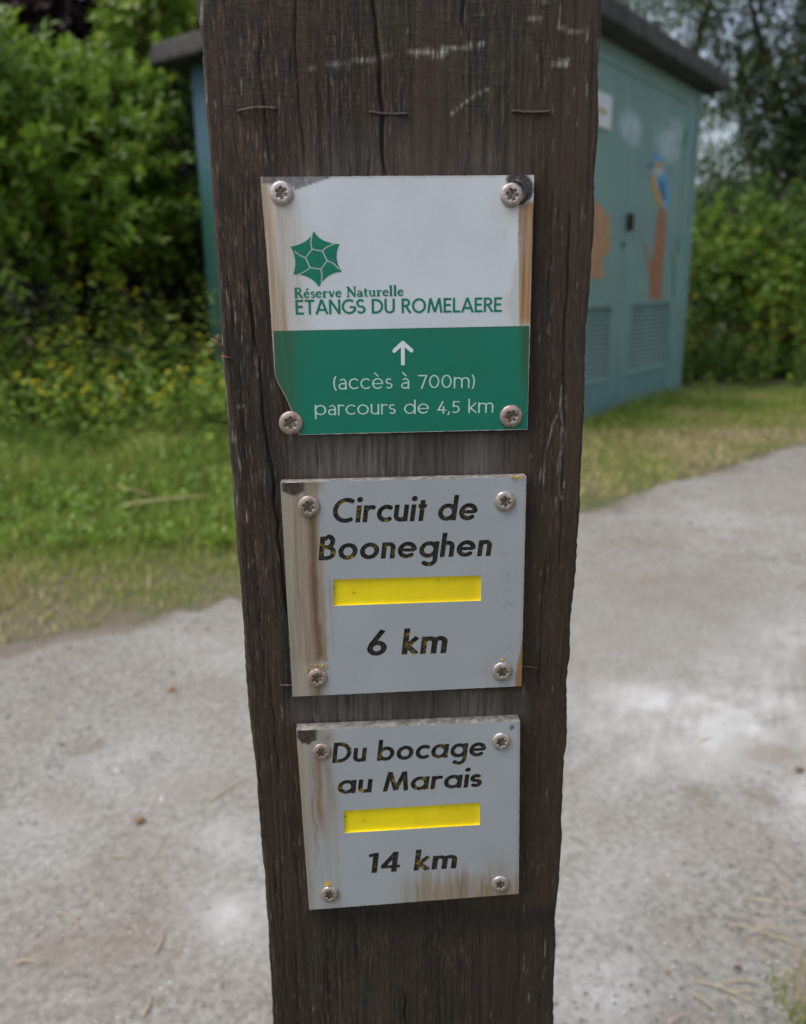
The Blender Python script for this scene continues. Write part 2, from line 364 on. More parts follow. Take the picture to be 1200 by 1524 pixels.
def tube_geo(pts, R, n=8, V=None, Fs=None):
    V = [] if V is None else V; Fs = [] if Fs is None else Fs
    pts = [np.array(p, float) for p in pts]
    if not hasattr(R, '__len__'): R = [R]*len(pts)
    b = len(V)
    for i, p in enumerate(pts):
        d = pts[min(i+1, len(pts)-1)]-pts[max(i-1, 0)]; d = d/(np.linalg.norm(d)+1e-12)
        up = np.array([0, 0, 1.]) if abs(d[2]) < .9 else np.array([1., 0, 0])
        s = np.cross(d, up); s /= np.linalg.norm(s); t = np.cross(s, d)
        for k in range(n):
            a = 2*pi*k/n; V.append(p+R[i]*(cos(a)*s+sin(a)*t))
    for i in range(len(pts)-1):
        for k in range(n):
            Fs.append((b+i*n+k, b+i*n+(k+1) % n, b+(i+1)*n+(k+1) % n, b+(i+1)*n+k))
    Fs.append(tuple(b+k for k in range(n))[::-1]); Fs.append(tuple(b+(len(pts)-1)*n+k for k in range(n)))
    return V, Fs
def tube(name, pts, R, mat, parent=None, n=8, smooth=True):
    V, Fs = tube_geo(pts, R, n)
    return mesh_obj(name, V, Fs, mat, parent, smooth)
def box_geo(x0, x1, y0, y1, z0, z1, V, Fs):
    b = len(V)
    V += [(x, y, z) for z in (z0, z1) for y in (y0, y1) for x in (x0, x1)]
    Fs += [(b, b+2, b+3, b+1), (b+4, b+5, b+7, b+6), (b, b+1, b+5, b+4), (b+2, b+6, b+7, b+3), (b, b+4, b+6, b+2), (b+1, b+3, b+7, b+5)]
def box(name, x0, x1, y0, y1, z0, z1, mat, parent=None, bev=0):
    V, Fs = [], []; box_geo(x0, x1, y0, y1, z0, z1, V, Fs)
    o = mesh_obj(name, V, Fs, mat, parent)
    if bev:
        md = o.modifiers.new('bevel', 'BEVEL'); md.width = bev; md.segments = 2
    return o

post = build_post()

# ------------------------------------------------------------------ stroke lettering
def A(cx, cy, rx, ry, a0, a1, w=None):
    n = max(6, int(abs(a1-a0)/9)); return ([(cx+rx*cos(radians(a0+(a1-a0)*k/n)), cy+ry*sin(radians(a0+(a1-a0)*k/n))) for k in range(n+1)], w)
def P(*pts, w=None): return (list(pts), w)
def glyph(ch, w, xh, style):
    """centre-line strokes in cap-height units: returns (strokes, dots, advance)"""
    h = w/2; S = []; dots = []; a = .93 if style != 'gill' else 1.0
    ry = xh/2-h+.012; rx = ry*(.96 if style == 'futura' else .84)
    O = rx+h; desc = -.27; asc = 1.04
    def bowl(): S.append(A(O, xh/2, rx, ry, 0, 360))
    if ch == 'o': bowl(); W = 2*O
    elif ch == 'c':
        S.append(A(O, xh/2, rx, ry, 48, 312)); W = O+rx*.80
    elif ch in 'eèé':
        S.append(P((O-rx, xh*.5), (O+rx, xh*.5), w=w*.8)); S.append(A(O, xh/2, rx, ry, 0, 318)); W = 2*O
        if ch == 'è': S.append(P((O-.16, xh+.36), (O+.03, xh+.14), w=w*.85))
        if ch == 'é': S.append(P((O+.16, xh+.36), (O-.03, xh+.14), w=w*.85))
    elif ch in 'i': S.append(P((h, 0), (h, xh))); dots.append((h, xh+.235, w*.62)); W = w
    elif ch == 'l': S.append(P((h, 0), (h, asc))); W = w
    elif ch == 'r': S.append(P((h, 0), (h, xh))); S.append(A(h+.20, xh-.20-h+.01, .20, .20, 165, 62)); W = w+.24
    elif ch == 'u':
        W = .50+w*.2 if style == 'futura' else .49; r = (W-w)/2
        S.append(P((h, xh), (h, r+h))); S.append(A(W/2, r+h-.01, r, r, 180, 360)); S.append(P((W-h, xh), (W-h, 0 if style != 'futura' else r+h-.02)))
        if style == 'futura': S.append(P((W-h, r+.05), (W-h, 0)))
    elif ch in 'nhm':
        W = .50; r = (W-w)/2
        S.append(P((h, 0), (h, asc if ch == 'h' else xh))); S.append(A(h+r, xh-r-h+.01, r, r, 180, 0)); S.append(P((W-h, xh-r-h+.02), (W-h, 0)))
        if ch == 'm':
            r2 = r*.95; S.append(A(W-h+r2, xh-r2-h+.01, r2, r2, 180, 0)); S.append(P((W-h+2*r2, xh-r2-h+.02), (W-h+2*r2, 0))); W = W+2*r2
    elif ch == 't':
        if style == 'futura': S.append(P((.15, 0), (.15, .86))); S.append(P((0, xh-h*.8), (.31, xh-h*.8), w=w*.85)); W = .31
        else: S.append(P((.13, .80), (.13, .17))); S.append(A(.13+.12, .17, .12, .12, 180, 285)); S.append(P((0, xh-h), (.30, xh-h))); W = .31
    elif ch == 'd': bowl(); S.append(P((2*O-h+.015, 0), (2*O-h+.015, asc))); W = 2*O+.01
    elif ch == 'b': S.append(P((h, 0), (h, asc))); S.append(A(O, xh/2, rx, ry, 0, 360)); W = 2*O
    elif ch == 'p': S.append(P((h, desc), (h, xh))); bowl(); W = 2*O
    elif ch == 'g':
        bowl(); x = 2*O-h+.015; S.append(P((x, xh), (x, desc+.16))); S.append(A(x-rx*.85, desc+.17, rx*.85, .19, 0, -150)); W = 2*O
    elif ch in 'aà' and style == 'futura': bowl(); S.append(P((2*O-h+.015, 0), (2*O-h+.015, xh))); W = 2*O+.01
    elif ch in 'aà':
        x = .40; S.append(P((x, 0), (x, xh*.62))); S.append(A(x-.17, xh*.62, .17, xh*.38-h, 0, 135)); S.append(A(.20, xh*.28, .17, xh*.28-h*.4, 60, 320)); S.append(P((.27, xh*.54), (x, xh*.56), w=w*.9)); W = x+h
        if ch == 'à': S.append(P((.08, xh+.36), (.26, xh+.14)))
    elif ch == 's':
        q = (xh-w)/4; x = .19
        S.append(A(x, xh-h-q, .135, q, 40, 262)); S.append(A(x+.02, h+q, .145, q, 82, -140)); W = .38
    elif ch == 'v': S.append(P((.03, xh), (.22, .02))); S.append(P((.41, xh), (.22, .02))); W = .44
    elif ch == 'k':
        S.append(P((h, 0), (h, asc))); S.append(P((h+.02, xh*.40), (.43, xh-.01), w=w*.95)); S.append(P((h+.07, xh*.50), (.46, .01), w=w)); W = .47
    elif ch == 'C': S.append(A(.40+h, .5, .40, .5-h+.01, 52, 308)); W = .40+h+.30
    elif ch == 'G': S.append(A(.40+h, .5, .40, .5-h+.01, 50, 330)); S.append(P((.40+h+.36, .20), (.40+h+.36, .48))); S.append(P((.50, .46), (.40+h+.40, .46), w=w*.9)); W = .86
    elif ch == 'O': S.append(A(.45, .5, .45-h, .5-h+.01, 0, 360)); W = .90
    elif ch == 'B':
        S.append(P((h, 0), (h, 1))); S.append(P((h, 1-h*.9), (.27, 1-h*.9))); S.append(P((h, .54), (.29, .54))); S.append(P((h, h*.9), (.30, h*.9)))
        S.append(A(.27, .77, .19, .77-.54, -90, 90)); S.append(A(.29, .27+h*.45, .23, .27-h*.45, -90, 90)); W = .29+.23+h
    elif ch == 'D': S.append(P((h, 0), (h, 1))); S.append(P((h, 1-h), (.26, 1-h))); S.append(P((h, h), (.26, h))); S.append(A(.26, .5, .40, .5-h, -90, 90)); W = .66+h
    elif ch == 'M': S.append(P((.02+h*.6, 0), (.20, 1))); S.append(P((.21, .97), (.48, .05))); S.append(P((.48, .05), (.75, .97))); S.append(P((.76, 1), (.94-h*.6, 0))); W = .96
    elif ch == 'E': S.append(P((h, 0), (h, 1))); S.append(P((h, 1-h), (.50, 1-h))); S.append(P((h, .52), (.46, .52))); S.append(P((h, h), (.52, h))); W = .52
    elif ch == 'F': W = .5
    elif ch == 'T': S.append(P((0, 1-h), (.60, 1-h))); S.append(P((.30, 0), (.30, 1))); W = .60
    elif ch == 'A': S.append(P((h*.5, 0), (.38, 1))); S.append(P((.76-h*.5, 0), (.38, 1))); S.append(P((.17, .30), (.59, .30))); W = .76
    elif ch == 'N': S.append(P((h, 0), (h, 1))); S.append(P((h, .97), (.72-h, .03))); S.append(P((.72-h, 0), (.72-h, 1))); W = .72
    elif ch == 'S':
        q = (1-w)/4; S.append(A(.26, 1-h-q, .20, q, 38, 265)); S.append(A(.28, h+q, .22, q, 85, -145)); W = .53
    elif ch == 'U': S.append(P((h, 1), (h, .32))); S.append(A(.33, .32, .33-h, .32-h, 180, 360)); S.append(P((.66-h, 1), (.66-h, .32))); W = .66
    elif ch == 'R': S.append(P((h, 0), (h, 1))); S.append(P((h, 1-h), (.26, 1-h))); S.append(P((h, .50), (.28, .50))); S.append(A(.26, .75-h/2, .21, .25-h/2, -90, 90)); S.append(P((.26, .50), (.56, .0))); W = .58
    elif ch == 'L': S.append(P((h, 0), (h, 1))); S.append(P((h, h), (.48, h))); W = .48
    elif ch == '(' : S.append(A(.40, .40, .30, .62, 132, 228)); W = .24
    elif ch == ')' : S.append(A(-.16, .40, .30, .62, 48, -48)); W = .20
    elif ch == '7': S.append(P((.0, .86), (.46, .86))); S.append(P((.45, .86), (.18, 0))); W = .48
    elif ch == '0': S.append(A(.29, .45, .29-h, .45-h, 0, 360)); W = .58
    elif ch == '5': S.append(P((.42, .86), (.10, .86))); S.append(P((.11, .88), (.09, .50))); S.append(A(.20, .29, .22, .27-h*.5, 112, -125)); W = .46
    elif ch == ',': S.append(P((.07, .09), (.03, -.12))); W = .12
    elif ch == '4':
        if style == 'futura': S.append(P((.44, 0), (.44, 1))); S.append(P((.46, .98), (.06, .27))); S.append(P((.02, .27), (.62, .27), w=w*.85)); W = .60
        else: S.append(P((.34, -.0), (.34, .52))); S.append(P((.30, .88), (.04, .24))); S.append(P((.02, .24), (.47, .24))); W = .48
    elif ch == '6': S.append(A(.29, .29, .29-h+.01, .29-h+.01, 0, 360)); S.append(P((.09, .40), (.42, 1.0))); W = .58
    elif ch == '1': S.append(P((.24, 0), (.24, 1))); S.append(P((.02, .86), (.26, .93), w=w*.85)); W = .24+h
    elif ch == ' ': W = .28
    else: W = .3
    return S, dots, W
def serif_glyph(ch):
    """small old-style serif, cap height 1"""
    X = .60; S = []; t = .075; b = .16; dots = []
    def st(x, y0, y1, s0=True, s1=True):
        S.append(P((x, y0), (x, y1), w=b))
        if s0: S.append(P((x-.13, y0+.03), (x+.13, y0+.03), w=t))
        if s1: S.append(P((x-.14, y1-.035), (x+.03, y1-.035), w=t))
    if ch == 'R': st(.16, 0, 1); S.append(P((.1, .96), (.34, .96), w=t)); S.append(A(.34, .75, .20, .21, -90, 90, w=.12)); S.append(P((.16, .52), (.36, .52), w=t)); S.append(P((.33, .52), (.64, .02), w=b)); S.append(P((.58, .03), (.74, .03), w=t)); W = .72
    elif ch == 'N': S.append(P((.14, 0), (.14, .97), w=.09)); S.append(P((.12, .97), (.68, .02), w=b)); S.append(P((.68, .0), (.68, 1), w=.09)); S.append(P((0, .96), (.2, .96), w=t)); S.append(P((.02, .03), (.26, .03), w=t)); S.append(P((.56, .96), (.80, .96), w=t)); W = .80
    elif ch in 'eé':
        S.append(A(.26, X/2, .20, X/2-.05, 50, 315, w=.125)); S.append(A(.26, X/2, .19, X/2-.04, 0, 60, w=.08)); S.append(P((.10, .33), (.45, .33), w=t)); W = .50
        if ch == 'é': S.append(P((.24, .72), (.38, .93), w=.11))
    elif ch == 's': S.append(A(.20, .44, .12, .125, 30, 262, w=.10)); S.append(A(.20, .165, .135, .135, 82, -150, w=.10)); W = .38
    elif ch == 'r': st(.14, 0, X); S.append(A(.30, .38, .15, .17, 150, 62, w=.10)); dots.append((.37, .52, .07)); W = .44
    elif ch == 'v': S.append(P((.08, X), (.27, .02), w=.15)); S.append(P((.44, X), (.27, .02), w=.085)); S.append(P((0, X-.03), (.18, X-.03), w=t)); S.append(P((.36, X-.03), (.52, X-.03), w=t)); W = .52
    elif ch == 'a': S.append(P((.36, .06), (.36, .42), w=b)); S.append(A(.22, .42, .14, .14, 0, 160, w=.09)); S.append(A(.20, .17, .145, .14, 40, 330, w=.11)); S.append(P((.36, .05), (.49, .05), w=t)); W = .49
    elif ch == 't': S.append(P((.15, .80), (.15, .14), w=.14)); S.append(A(.26, .15, .11, .11, 180, 300, w=.1)); S.append(P((.02, X-.035), (.34, X-.035), w=t)); W = .36
    elif ch == 'u': S.append(P((.13, X), (.13, .18), w=.14)); S.append(A(.27, .18, .14, .14, 180, 340, w=.1)); S.append(P((.45, X), (.45, .03), w=.14)); S.append(P((0, X-.03), (.14, X-.03), w=t)); S.append(P((.32, X-.03), (.46, X-.03), w=t)); S.append(P((.45, .035), (.60, .035), w=t)); W = .60
    elif ch == 'l': st(.14, 0, 1.04); W = .29
    else: W = .30
    return S, dots, W

def layout(text, style, w=.17, xh=.6, gap=.09):
    out = []; x = 0
    for c in text:
        S, dts, W = serif_glyph(c) if style == 'serif' else glyph(c, w, xh, style)
        out.append(([([(px+x, py) for px, py in pts], ww or w) for pts, ww in S], [(px+x, py, r) for px, py, r in dts]))
        x += W+gap
    return out, x-gap

class Field:
    """union of stroke shapes sampled on a grid in sign millimetres (negative inside)"""
    def __init__(s, x0, x1, y0, y1, st=.13):
        s.x0, s.y0, s.st = x0, y0, st
        s.nx = int((x1-x0)/st)+2; s.ny = int((y1-y0)/st)+2
        s.f = np.full((s.ny, s.nx), 9.0)
    def region(s, xa, xb, ya, yb):
        i0 = max(0, int((xa-s.x0)/s.st)-1); i1 = min(s.nx, int((xb-s.x0)/s.st)+3); j0 = max(0, int((ya-s.y0)/s.st)-1); j1 = min(s.ny, int((yb-s.y0)/s.st)+3)
        X, Y = np.meshgrid(s.x0+np.arange(i0, i1)*s.st, s.y0+np.arange(j0, j1)*s.st)
        return (slice(j0, j1), slice(i0, i1)), X, Y
    def text(s, text, style, p0, p1, cap, w=.17, xh=.6, gap=.09, shear=0., rounded=False):
        """p0,p1: baseline ends (mm), cap: cap height (mm)"""
        gl, W = layout(text, style, w, xh, gap)
        dx, dy = p1[0]-p0[0], p1[1]-p0[1]; L = sqrt(dx*dx+dy*dy); ex = (dx/L, dy/L)
        # in these signs letters stay upright on the sign while the line runs along ex
        sx = L/(W+shear*.5*0); sy = cap
        k = .5*(sx+sy)
        for strokes, dts in gl:
            P_ = [p for pts, _ in strokes for p in pts]+[(d[0]+q, d[1]+q2) for d in dts for q in (-d[2], d[2]) for q2 in (-d[2], d[2])]
            if not P_: continue
            gx0 = min(p[0] for p in P_)-.25; gx1 = max(p[0] for p in P_)+.25; gy0 = min(p[1] for p in P_)-.25; gy1 = max(p[1] for p in P_)+.25
            def fwd(gx, gy):
                a = gx*sx+shear*gy*sy; b = gy*sy
                return p0[0]+a*ex[0]-b*ex[1], p0[1]+a*ex[1]+b*ex[0]
            cs = [fwd(x, y) for x in (gx0, gx1) for y in (gy0, gy1)]
            sl_, X, Y = s.region(min(c[0] for c in cs), max(c[0] for c in cs), min(c[1] for c in cs), max(c[1] for c in cs))
            a = (X-p0[0])*ex[0]+(Y-p0[1])*ex[1]; b = -(X-p0[0])*ex[1]+(Y-p0[1])*ex[0]
            gy = b/sy; gx = (a-shear*b)/sx
            d = np.full(gx.shape, 9.0)
            for pts, ww in strokes:
                hw = ww/2*(1.22 if style == 'serif' else 1.); n = len(pts)-1
                closed = n > 2 and abs(pts[0][0]-pts[-1][0])+abs(pts[0][1]-pts[-1][1]) < 1e-6
                for i in range(n):
                    (ax, ay), (bx, by) = pts[i], pts[i+1]; vx, vy = bx-ax, by-ay; ln = sqrt(vx*vx+vy*vy)+1e-9; vx /= ln; vy /= ln
                    t = (gx-ax)*vx+(gy-ay)*vy; q = np.abs((gx-ax)*-vy+(gy-ay)*vx)
                    if rounded:
                        tc = np.clip(t, 0, ln); dd = np.hypot(gx-ax-tc*vx, gy-ay-tc*vy)-hw
                    else:
                        dd = np.maximum(q-hw, np.maximum(-t, t-ln))
                    d = np.minimum(d, dd)
                    if not rounded and (i > 0 or closed): d = np.minimum(d, np.hypot(gx-ax, gy-ay)-hw)
            for cx, cy, r in dts: d = np.minimum(d, np.hypot(gx-cx, gy-cy)-r)
            s.f[sl_] = np.minimum(s.f[sl_], d*k)
    def poly_sdf(s, pts):
        pts = np.array(pts); sl_, X, Y = s.region(pts[:, 0].min()-1, pts[:, 0].max()+1, pts[:, 1].min()-1, pts[:, 1].max()+1)
        d = np.full(X.shape, 9.0); ins = np.zeros(X.shape, bool)
        for (ax, ay), (bx, by) in zip(pts, np.roll(pts, -1, 0)):
            vx, vy = bx-ax, by-ay; t = np.clip(((X-ax)*vx+(Y-ay)*vy)/(vx*vx+vy*vy+1e-12), 0, 1)
            d = np.minimum(d, np.hypot(X-ax-t*vx, Y-ay-t*vy))
            ins ^= ((ay > Y) != (by > Y)) & (X < (bx-ax)*(Y-ay)/(by-ay+1e-12)+ax)
        return sl_, X, Y, np.where(ins, -d, d)
    def add_poly(s, pts):
        sl_, X, Y, d = s.poly_sdf(pts); s.f[sl_] = np.minimum(s.f[sl_], d)
    def strokes_mm(s, lines, hw, X, Y):
        d = np.full(X.shape, 9.0)
        for pts in lines:
            for (ax, ay), (bx, by) in zip(pts[:-1], pts[1:]):
                vx, vy = bx-ax, by-ay; t = np.clip(((X-ax)*vx+(Y-ay)*vy)/(vx*vx+vy*vy+1e-12), 0, 1)
                d = np.minimum(d, np.hypot(X-ax-t*vx, Y-ay-t*vy)-hw)
        return d
    def at(s, x, y):
        fx = (np.asarray(x)-s.x0)/s.st; fy = (np.asarray(y)-s.y0)/s.st
        i = np.clip(fx.astype(int), 0, s.nx-2); j = np.clip(fy.astype(int), 0, s.ny-2); a = fx-i; b = fy-j; f = s.f
        return (f[j, i]*(1-a)+f[j, i+1]*a)*(1-b)+(f[j+1, i]*(1-a)+f[j+1, i+1]*a)*b
    def contours(s, tol=.018):
        f = s.f; ins = f < 0
        code = ins[:-1, :-1]*1+ins[:-1, 1:]*2+ins[1:, 1:]*4+ins[1:, :-1]*8
        nxt = {}
        pos = {}
        def ep(j, i, e):
            if e == 0: k = ('h', j, i); a, b = f[j, i], f[j, i+1]; p = (i+a/(a-b), j)
            elif e == 2: k = ('h', j+1, i); a, b = f[j+1, i], f[j+1, i+1]; p = (i+a/(a-b), j+1)
            elif e == 3: k = ('v', j, i); a, b = f[j, i], f[j+1, i]; p = (i, j+a/(a-b))
            else: k = ('v', j, i+1); a, b = f[j, i+1], f[j+1, i+1]; p = (i+1, j+a/(a-b))
            pos[k] = (s.x0+p[0]*s.st, s.y0+p[1]*s.st); return k
        T = {1: [(3, 0)], 2: [(0, 1)], 3: [(3, 1)], 4: [(1, 2)], 5: [(3, 2), (1, 0)], 6: [(0, 2)], 7: [(3, 2)], 8: [(2, 3)], 9: [(2, 0)], 10: [(0, 3), (2, 1)], 11: [(2, 1)], 12: [(1, 3)], 13: [(1, 0)], 14: [(0, 3)]}
        J, I = np.nonzero((code > 0) & (code < 15))
        for j, i in zip(J.tolist(), I.tolist()):
            for a, b in T[int(code[j, i])]: nxt[ep(j, i, a)] = ep(j, i, b)
        loops = []
        while nxt:
            k0, k = next(iter(nxt.items())); del nxt[k0]; lp = [pos[k0]]
            while k != k0 and k in nxt: lp.append(pos[k]); k = nxt.pop(k)
            if len(lp) < 8: continue
            loops.append(simplify(lp, tol))
        return loops
def simplify(lp, tol):
    P_ = np.array(lp); n = len(P_); i1 = int(np.argmax(np.hypot(*(P_-P_[0]).T)))
    keep = {0, i1}
    def rdp(a, b):
        if b-a < 2: return
        seg = P_[a+1:b]; p, q = P_[a], P_[b % n]; v = q-p; L = np.hypot(*v)+1e-12
        d = np.abs((seg[:, 0]-p[0])*v[1]-(seg[:, 1]-p[1])*v[0])/L; k = int(np.argmax(d))
        if d[k] > tol: keep.add(a+1+k); rdp(a, a+1+k); rdp(a+1+k, b)
    rdp(0, i1); rdp(i1, n)
    return [tuple(P_[k]) for k in sorted(keep)]

# ------------------------------------------------------------------ signs
def screw_mesh():
    nt_ = 60; prof = [(5.0, 0, 0), (5.05, .5, 0), (4.9, 1.0, 0), (4.5, 1.45, 0), (3.8, 1.75, 0), (3.1, 1.9, 0), (1, 1.9, 1), (.96, 1.7, 1), (.86, .5, 1), (.25, .25, 1)]
    V = []; Fs = []
    for r, z, star in prof:
        for k in range(nt_):
            a = 2*pi*k/nt_
            rr = r if not star else r*(2.45+.50*cos(6*a)-.10*cos(12*a))
            V.append((rr*cos(a)/1000, rr*sin(a)/1000, z/1000))
    for i in range(len(prof)-1):
        for k in range(nt_): Fs.append((i*nt_+k, i*nt_+(k+1) % nt_, (i+1)*nt_+(k+1) % nt_, (i+1)*nt_+k))
    Fs.append(tuple((len(prof)-1)*nt_+k for k in range(nt_)))
    # central ward
    b = len(V)
    me = bpy.data.meshes.new('screw'); me.from_pydata(V, [], Fs); me.materials.append(MAT['steel']); me.materials.append(MAT['socket'])
    for p in me.polygons: p.use_smooth = True
    for p in list(me.polygons)[7*nt_:]: p.material_index = 1; p.use_smooth = False
    me.update(); return me
SCREW = screw_mesh()
SCREW_B = SCREW.copy(); MAT['steel_b'] = m_simple('browned_steel', (.30, .20, .165), (.44, .36, .32), 420, .45, .6, .5, bump=.2, bd=.0003); SCREW_B.materials[0] = MAT['steel_b']
RS = random.Random(3)
BROWNED = {(433.2, 629), (760.3, 619), (460, 753), (472.5, 1007.5), (479, 1117.5)}

def cdt(V, E, Fc=None):
    r = delaunay_2d_cdt([Vector(v) for v in V], E, Fc or [], 0, 1e-7)
    return [tuple(v) for v in r[0]], [tuple(f) for f in r[2]]

class Sign:
    """one sign plate; its own frame: x right, y up, z out of the face, millimetres while drawing"""
    def __init__(s, name, label, corners_px, thick):
        s.t = thick
        q = [face(*p, thick) for p in corners_px]
        TL, TR, BR, BL = [np.array(a) for a in q]
        c = (TL+TR+BR+BL)/4; ex = (TR+BR-TL-BL)/2; ang = atan2(ex[1], ex[0])
        s.c = c; s.ex = np.array([cos(ang), sin(ang)]); s.ey = np.array([-sin(ang), cos(ang)])
        s.root = bpy.data.objects.new(name, None); COL.objects.link(s.root); s.root.empty_display_size = .02
        U3 = PU*s.ex[0]+np.array([0, 0, 1.])*s.ex[1]; V3 = PU*s.ey[0]+np.array([0, 0, 1.])*s.ey[1]
        o = PO+PU*c[0]+np.array([0, 0, c[1]])+PN*.0004
        s.o3, s.U3, s.V3 = o, U3, V3
        s.root.matrix_world = Matrix([[U3[i], V3[i], PN[i], o[i]] for i in range(3)]+[[0, 0, 0, 1]])
        tag(s.root, label, 'sign')
        s.outline = [s.mm(*p) for p in corners_px]
    def mm(s, px, py):
        a = np.array(face(px, py, s.t))-s.c; return (float(a@s.ex)*1000, float(a@s.ey)*1000)
    def px(s, X, Y):
        X = np.asarray(X)/1000; Y = np.asarray(Y)/1000
        P3 = s.o3+PN*s.t+X[..., None]*s.U3+Y[..., None]*s.V3
        return projv(P3)
    def body(s, outline, field, mat, attrs_fn, depth=.9, grid=.68):
        """front face with the lettering cut out, dense enough to carry its stains, plus edges and back"""
        out = []                                    # subdivided outline with small nicks
        n = len(outline)
        for i in range(n):
            a, b = np.array(outline[i]), np.array(outline[(i+1) % n]); L = np.hypot(*(b-a)); k = max(1, int(L/1.2))
            for j in range(k):
                p = a+(b-a)*j/k
                nn = np.array([-(b-a)[1], (b-a)[0]])/L
                if j: p = p+nn*(hash_f(i*99+j)-.5)*.16
                out.append(tuple(p))
        V = list(out); E = [(i, (i+1) % len(out)) for i in range(len(out))]
        loops = field.contours() if field is not None else []
        lp_idx = []
        for lp in loops:
            b = len(V); V += lp; E += [(b+i, b+(i+1) % len(lp)) for i in range(len(lp))]; lp_idx.append((b, len(lp)))
        xs = [p[0] for p in out]; ys = [p[1] for p in out]
        gx, gy = np.meshgrid(np.arange(min(xs)+.6, max(xs)-.3, grid), np.arange(min(ys)+.6, max(ys)-.3, grid))
        gx = gx.ravel()+(np.random.RandomState(1).rand(gx.size)-.5)*.3; gy = gy.ravel()
        ok = in_poly(gx, gy, out, .35)
        if field is not None: ok &= np.abs(field.at(gx, gy)) > .3
        V += list(zip(gx[ok].tolist(), gy[ok].tolist()))
        VV, FF = cdt(V, E)
        VV = np.array(VV); T = np.array(FF); cen = VV[T].mean(1)
        keep = in_poly(cen[:, 0], cen[:, 1], out)
        if field is not None: fin = field.at(cen[:, 0], cen[:, 1]) < 0
        else: fin = np.zeros(len(T), bool)
        faceT = T[keep & ~fin]; z = s.t*1000
        # orientation
        faceT = orient(VV, faceT)
        PXv, PYv = s.px(VV[:, 0], VV[:, 1])
        at = attrs_fn(PXv, PYv, VV[:, 0], VV[:, 1])
        m1 = mesh_obj('plate', np.column_stack([VV/1000, np.full(len(VV), s.t)]), faceT, mat, s.root, False, at)
        # edge band and back
        n = len(out); O = np.array(out)
        cen0 = O.mean(0); inn = O
        V2 = np.vstack([np.column_stack([O/1000, np.full(n, s.t)]), np.column_stack([O/1000, np.full(n, 0)])])
        Q = [(i, i+n, (i+1) % n+n, (i+1) % n) for i in range(n)]+[tuple(range(n, 2*n))[::-1]]
        mesh_obj('plate_edge', V2, Q, MAT['edge_core'], s.root)
        if field is not None:
            wellT = orient(VV, T[keep & fin]); return VV, wellT, loops
    def wells(s, VV, T, loops, depth, pick, name, mat, rim=None):
        """floor and walls of the engraved shapes chosen by pick(x, y)"""
        cen = VV[T].mean(1); sel = T[pick(cen[:, 0], cen[:, 1])]
        idx, inv = np.unique(sel, return_inverse=True); zf = s.t-depth
        Vf = np.column_stack([VV[idx]/1000, np.full(len(idx), zf)]); Ff = [tuple(t) for t in inv.reshape(-1, 3)]
        V = [tuple(v) for v in Vf]
        for lp in loops:
            c = np.mean(lp, 0)
            if not pick(np.array([c[0]]), np.array([c[1]]))[0]: continue
            b = len(V); n = len(lp)
            V += [(x/1000, y/1000, s.t) for x, y in lp]+[(x/1000, y/1000, zf) for x, y in lp]
            Ff += [(b+i, b+(i+1) % n, b+n+(i+1) % n, b+n+i) for i in range(n)]
        return mesh_obj(name, V, Ff, mat, s.root)
    def screw(s, px, py, r_px, tilt=0):
        x, y = s.mm(px, py); dist = FPX/np.linalg.norm(ray(px, py))
        o = bpy.data.objects.new('screw', SCREW_B if (px, py) in BROWNED else SCREW); COL.objects.link(o); o.parent = s.root
        o.location = (x/1000, y/1000, s.t+.0001)
        # size from the sign's own scale
        a = s.mm(px+r_px, py); k = abs(a[0]-x)/5.0*.965
        o.scale = (k*.98, k*.98, RS.uniform(.66, .82)*k); o.rotation_euler = (RS.uniform(-.03, .03), RS.uniform(-.03, .03), RS.uniform(0, 1.05))
        return o
def hash_f(i):
    x = sin(i*12.9898)*43758.5453; return x-math.floor(x)
def in_poly(X, Y, pts, shrink=0):
    X = np.asarray(X); Y = np.asarray(Y); ins = np.zeros(X.shape, bool); dm = np.full(X.shape, 1e9)
    n = len(pts)
    for i in range(n):
        ax, ay = pts[i]; bx, by = pts[(i+1) % n]
        ins ^= ((ay > Y) != (by > Y)) & (X < (bx-ax)*(Y-ay)/((by-ay) or 1e-12)+ax)
        if shrink:
            vx, vy = bx-ax, by-ay; t = np.clip(((X-ax)*vx+(Y-ay)*vy)/(vx*vx+vy*vy+1e-12), 0, 1); dm = np.minimum(dm, np.hypot(X-ax-t*vx, Y-ay-t*vy))
    return ins & (dm > shrink) if shrink else ins
def orient(VV, T):
    a, b, c = VV[T[:, 0]], VV[T[:, 1]], VV[T[:, 2]]
    cr = (b[:, 0]-a[:, 0])*(c[:, 1]-a[:, 1])-(b[:, 1]-a[:, 1])*(c[:, 0]-a[:, 0])
    T = T.copy(); m = cr < 0; T[m] = T[m][:, ::-1]; return T[np.abs(cr) > 1e-9]
def bez(a, c, b, n=8): return [tuple((1-t)**2*np.array(a)+2*t*(1-t)*np.array(c)+t*t*np.array(b)) for t in np.linspace(0, 1, n+1)[:-1]]
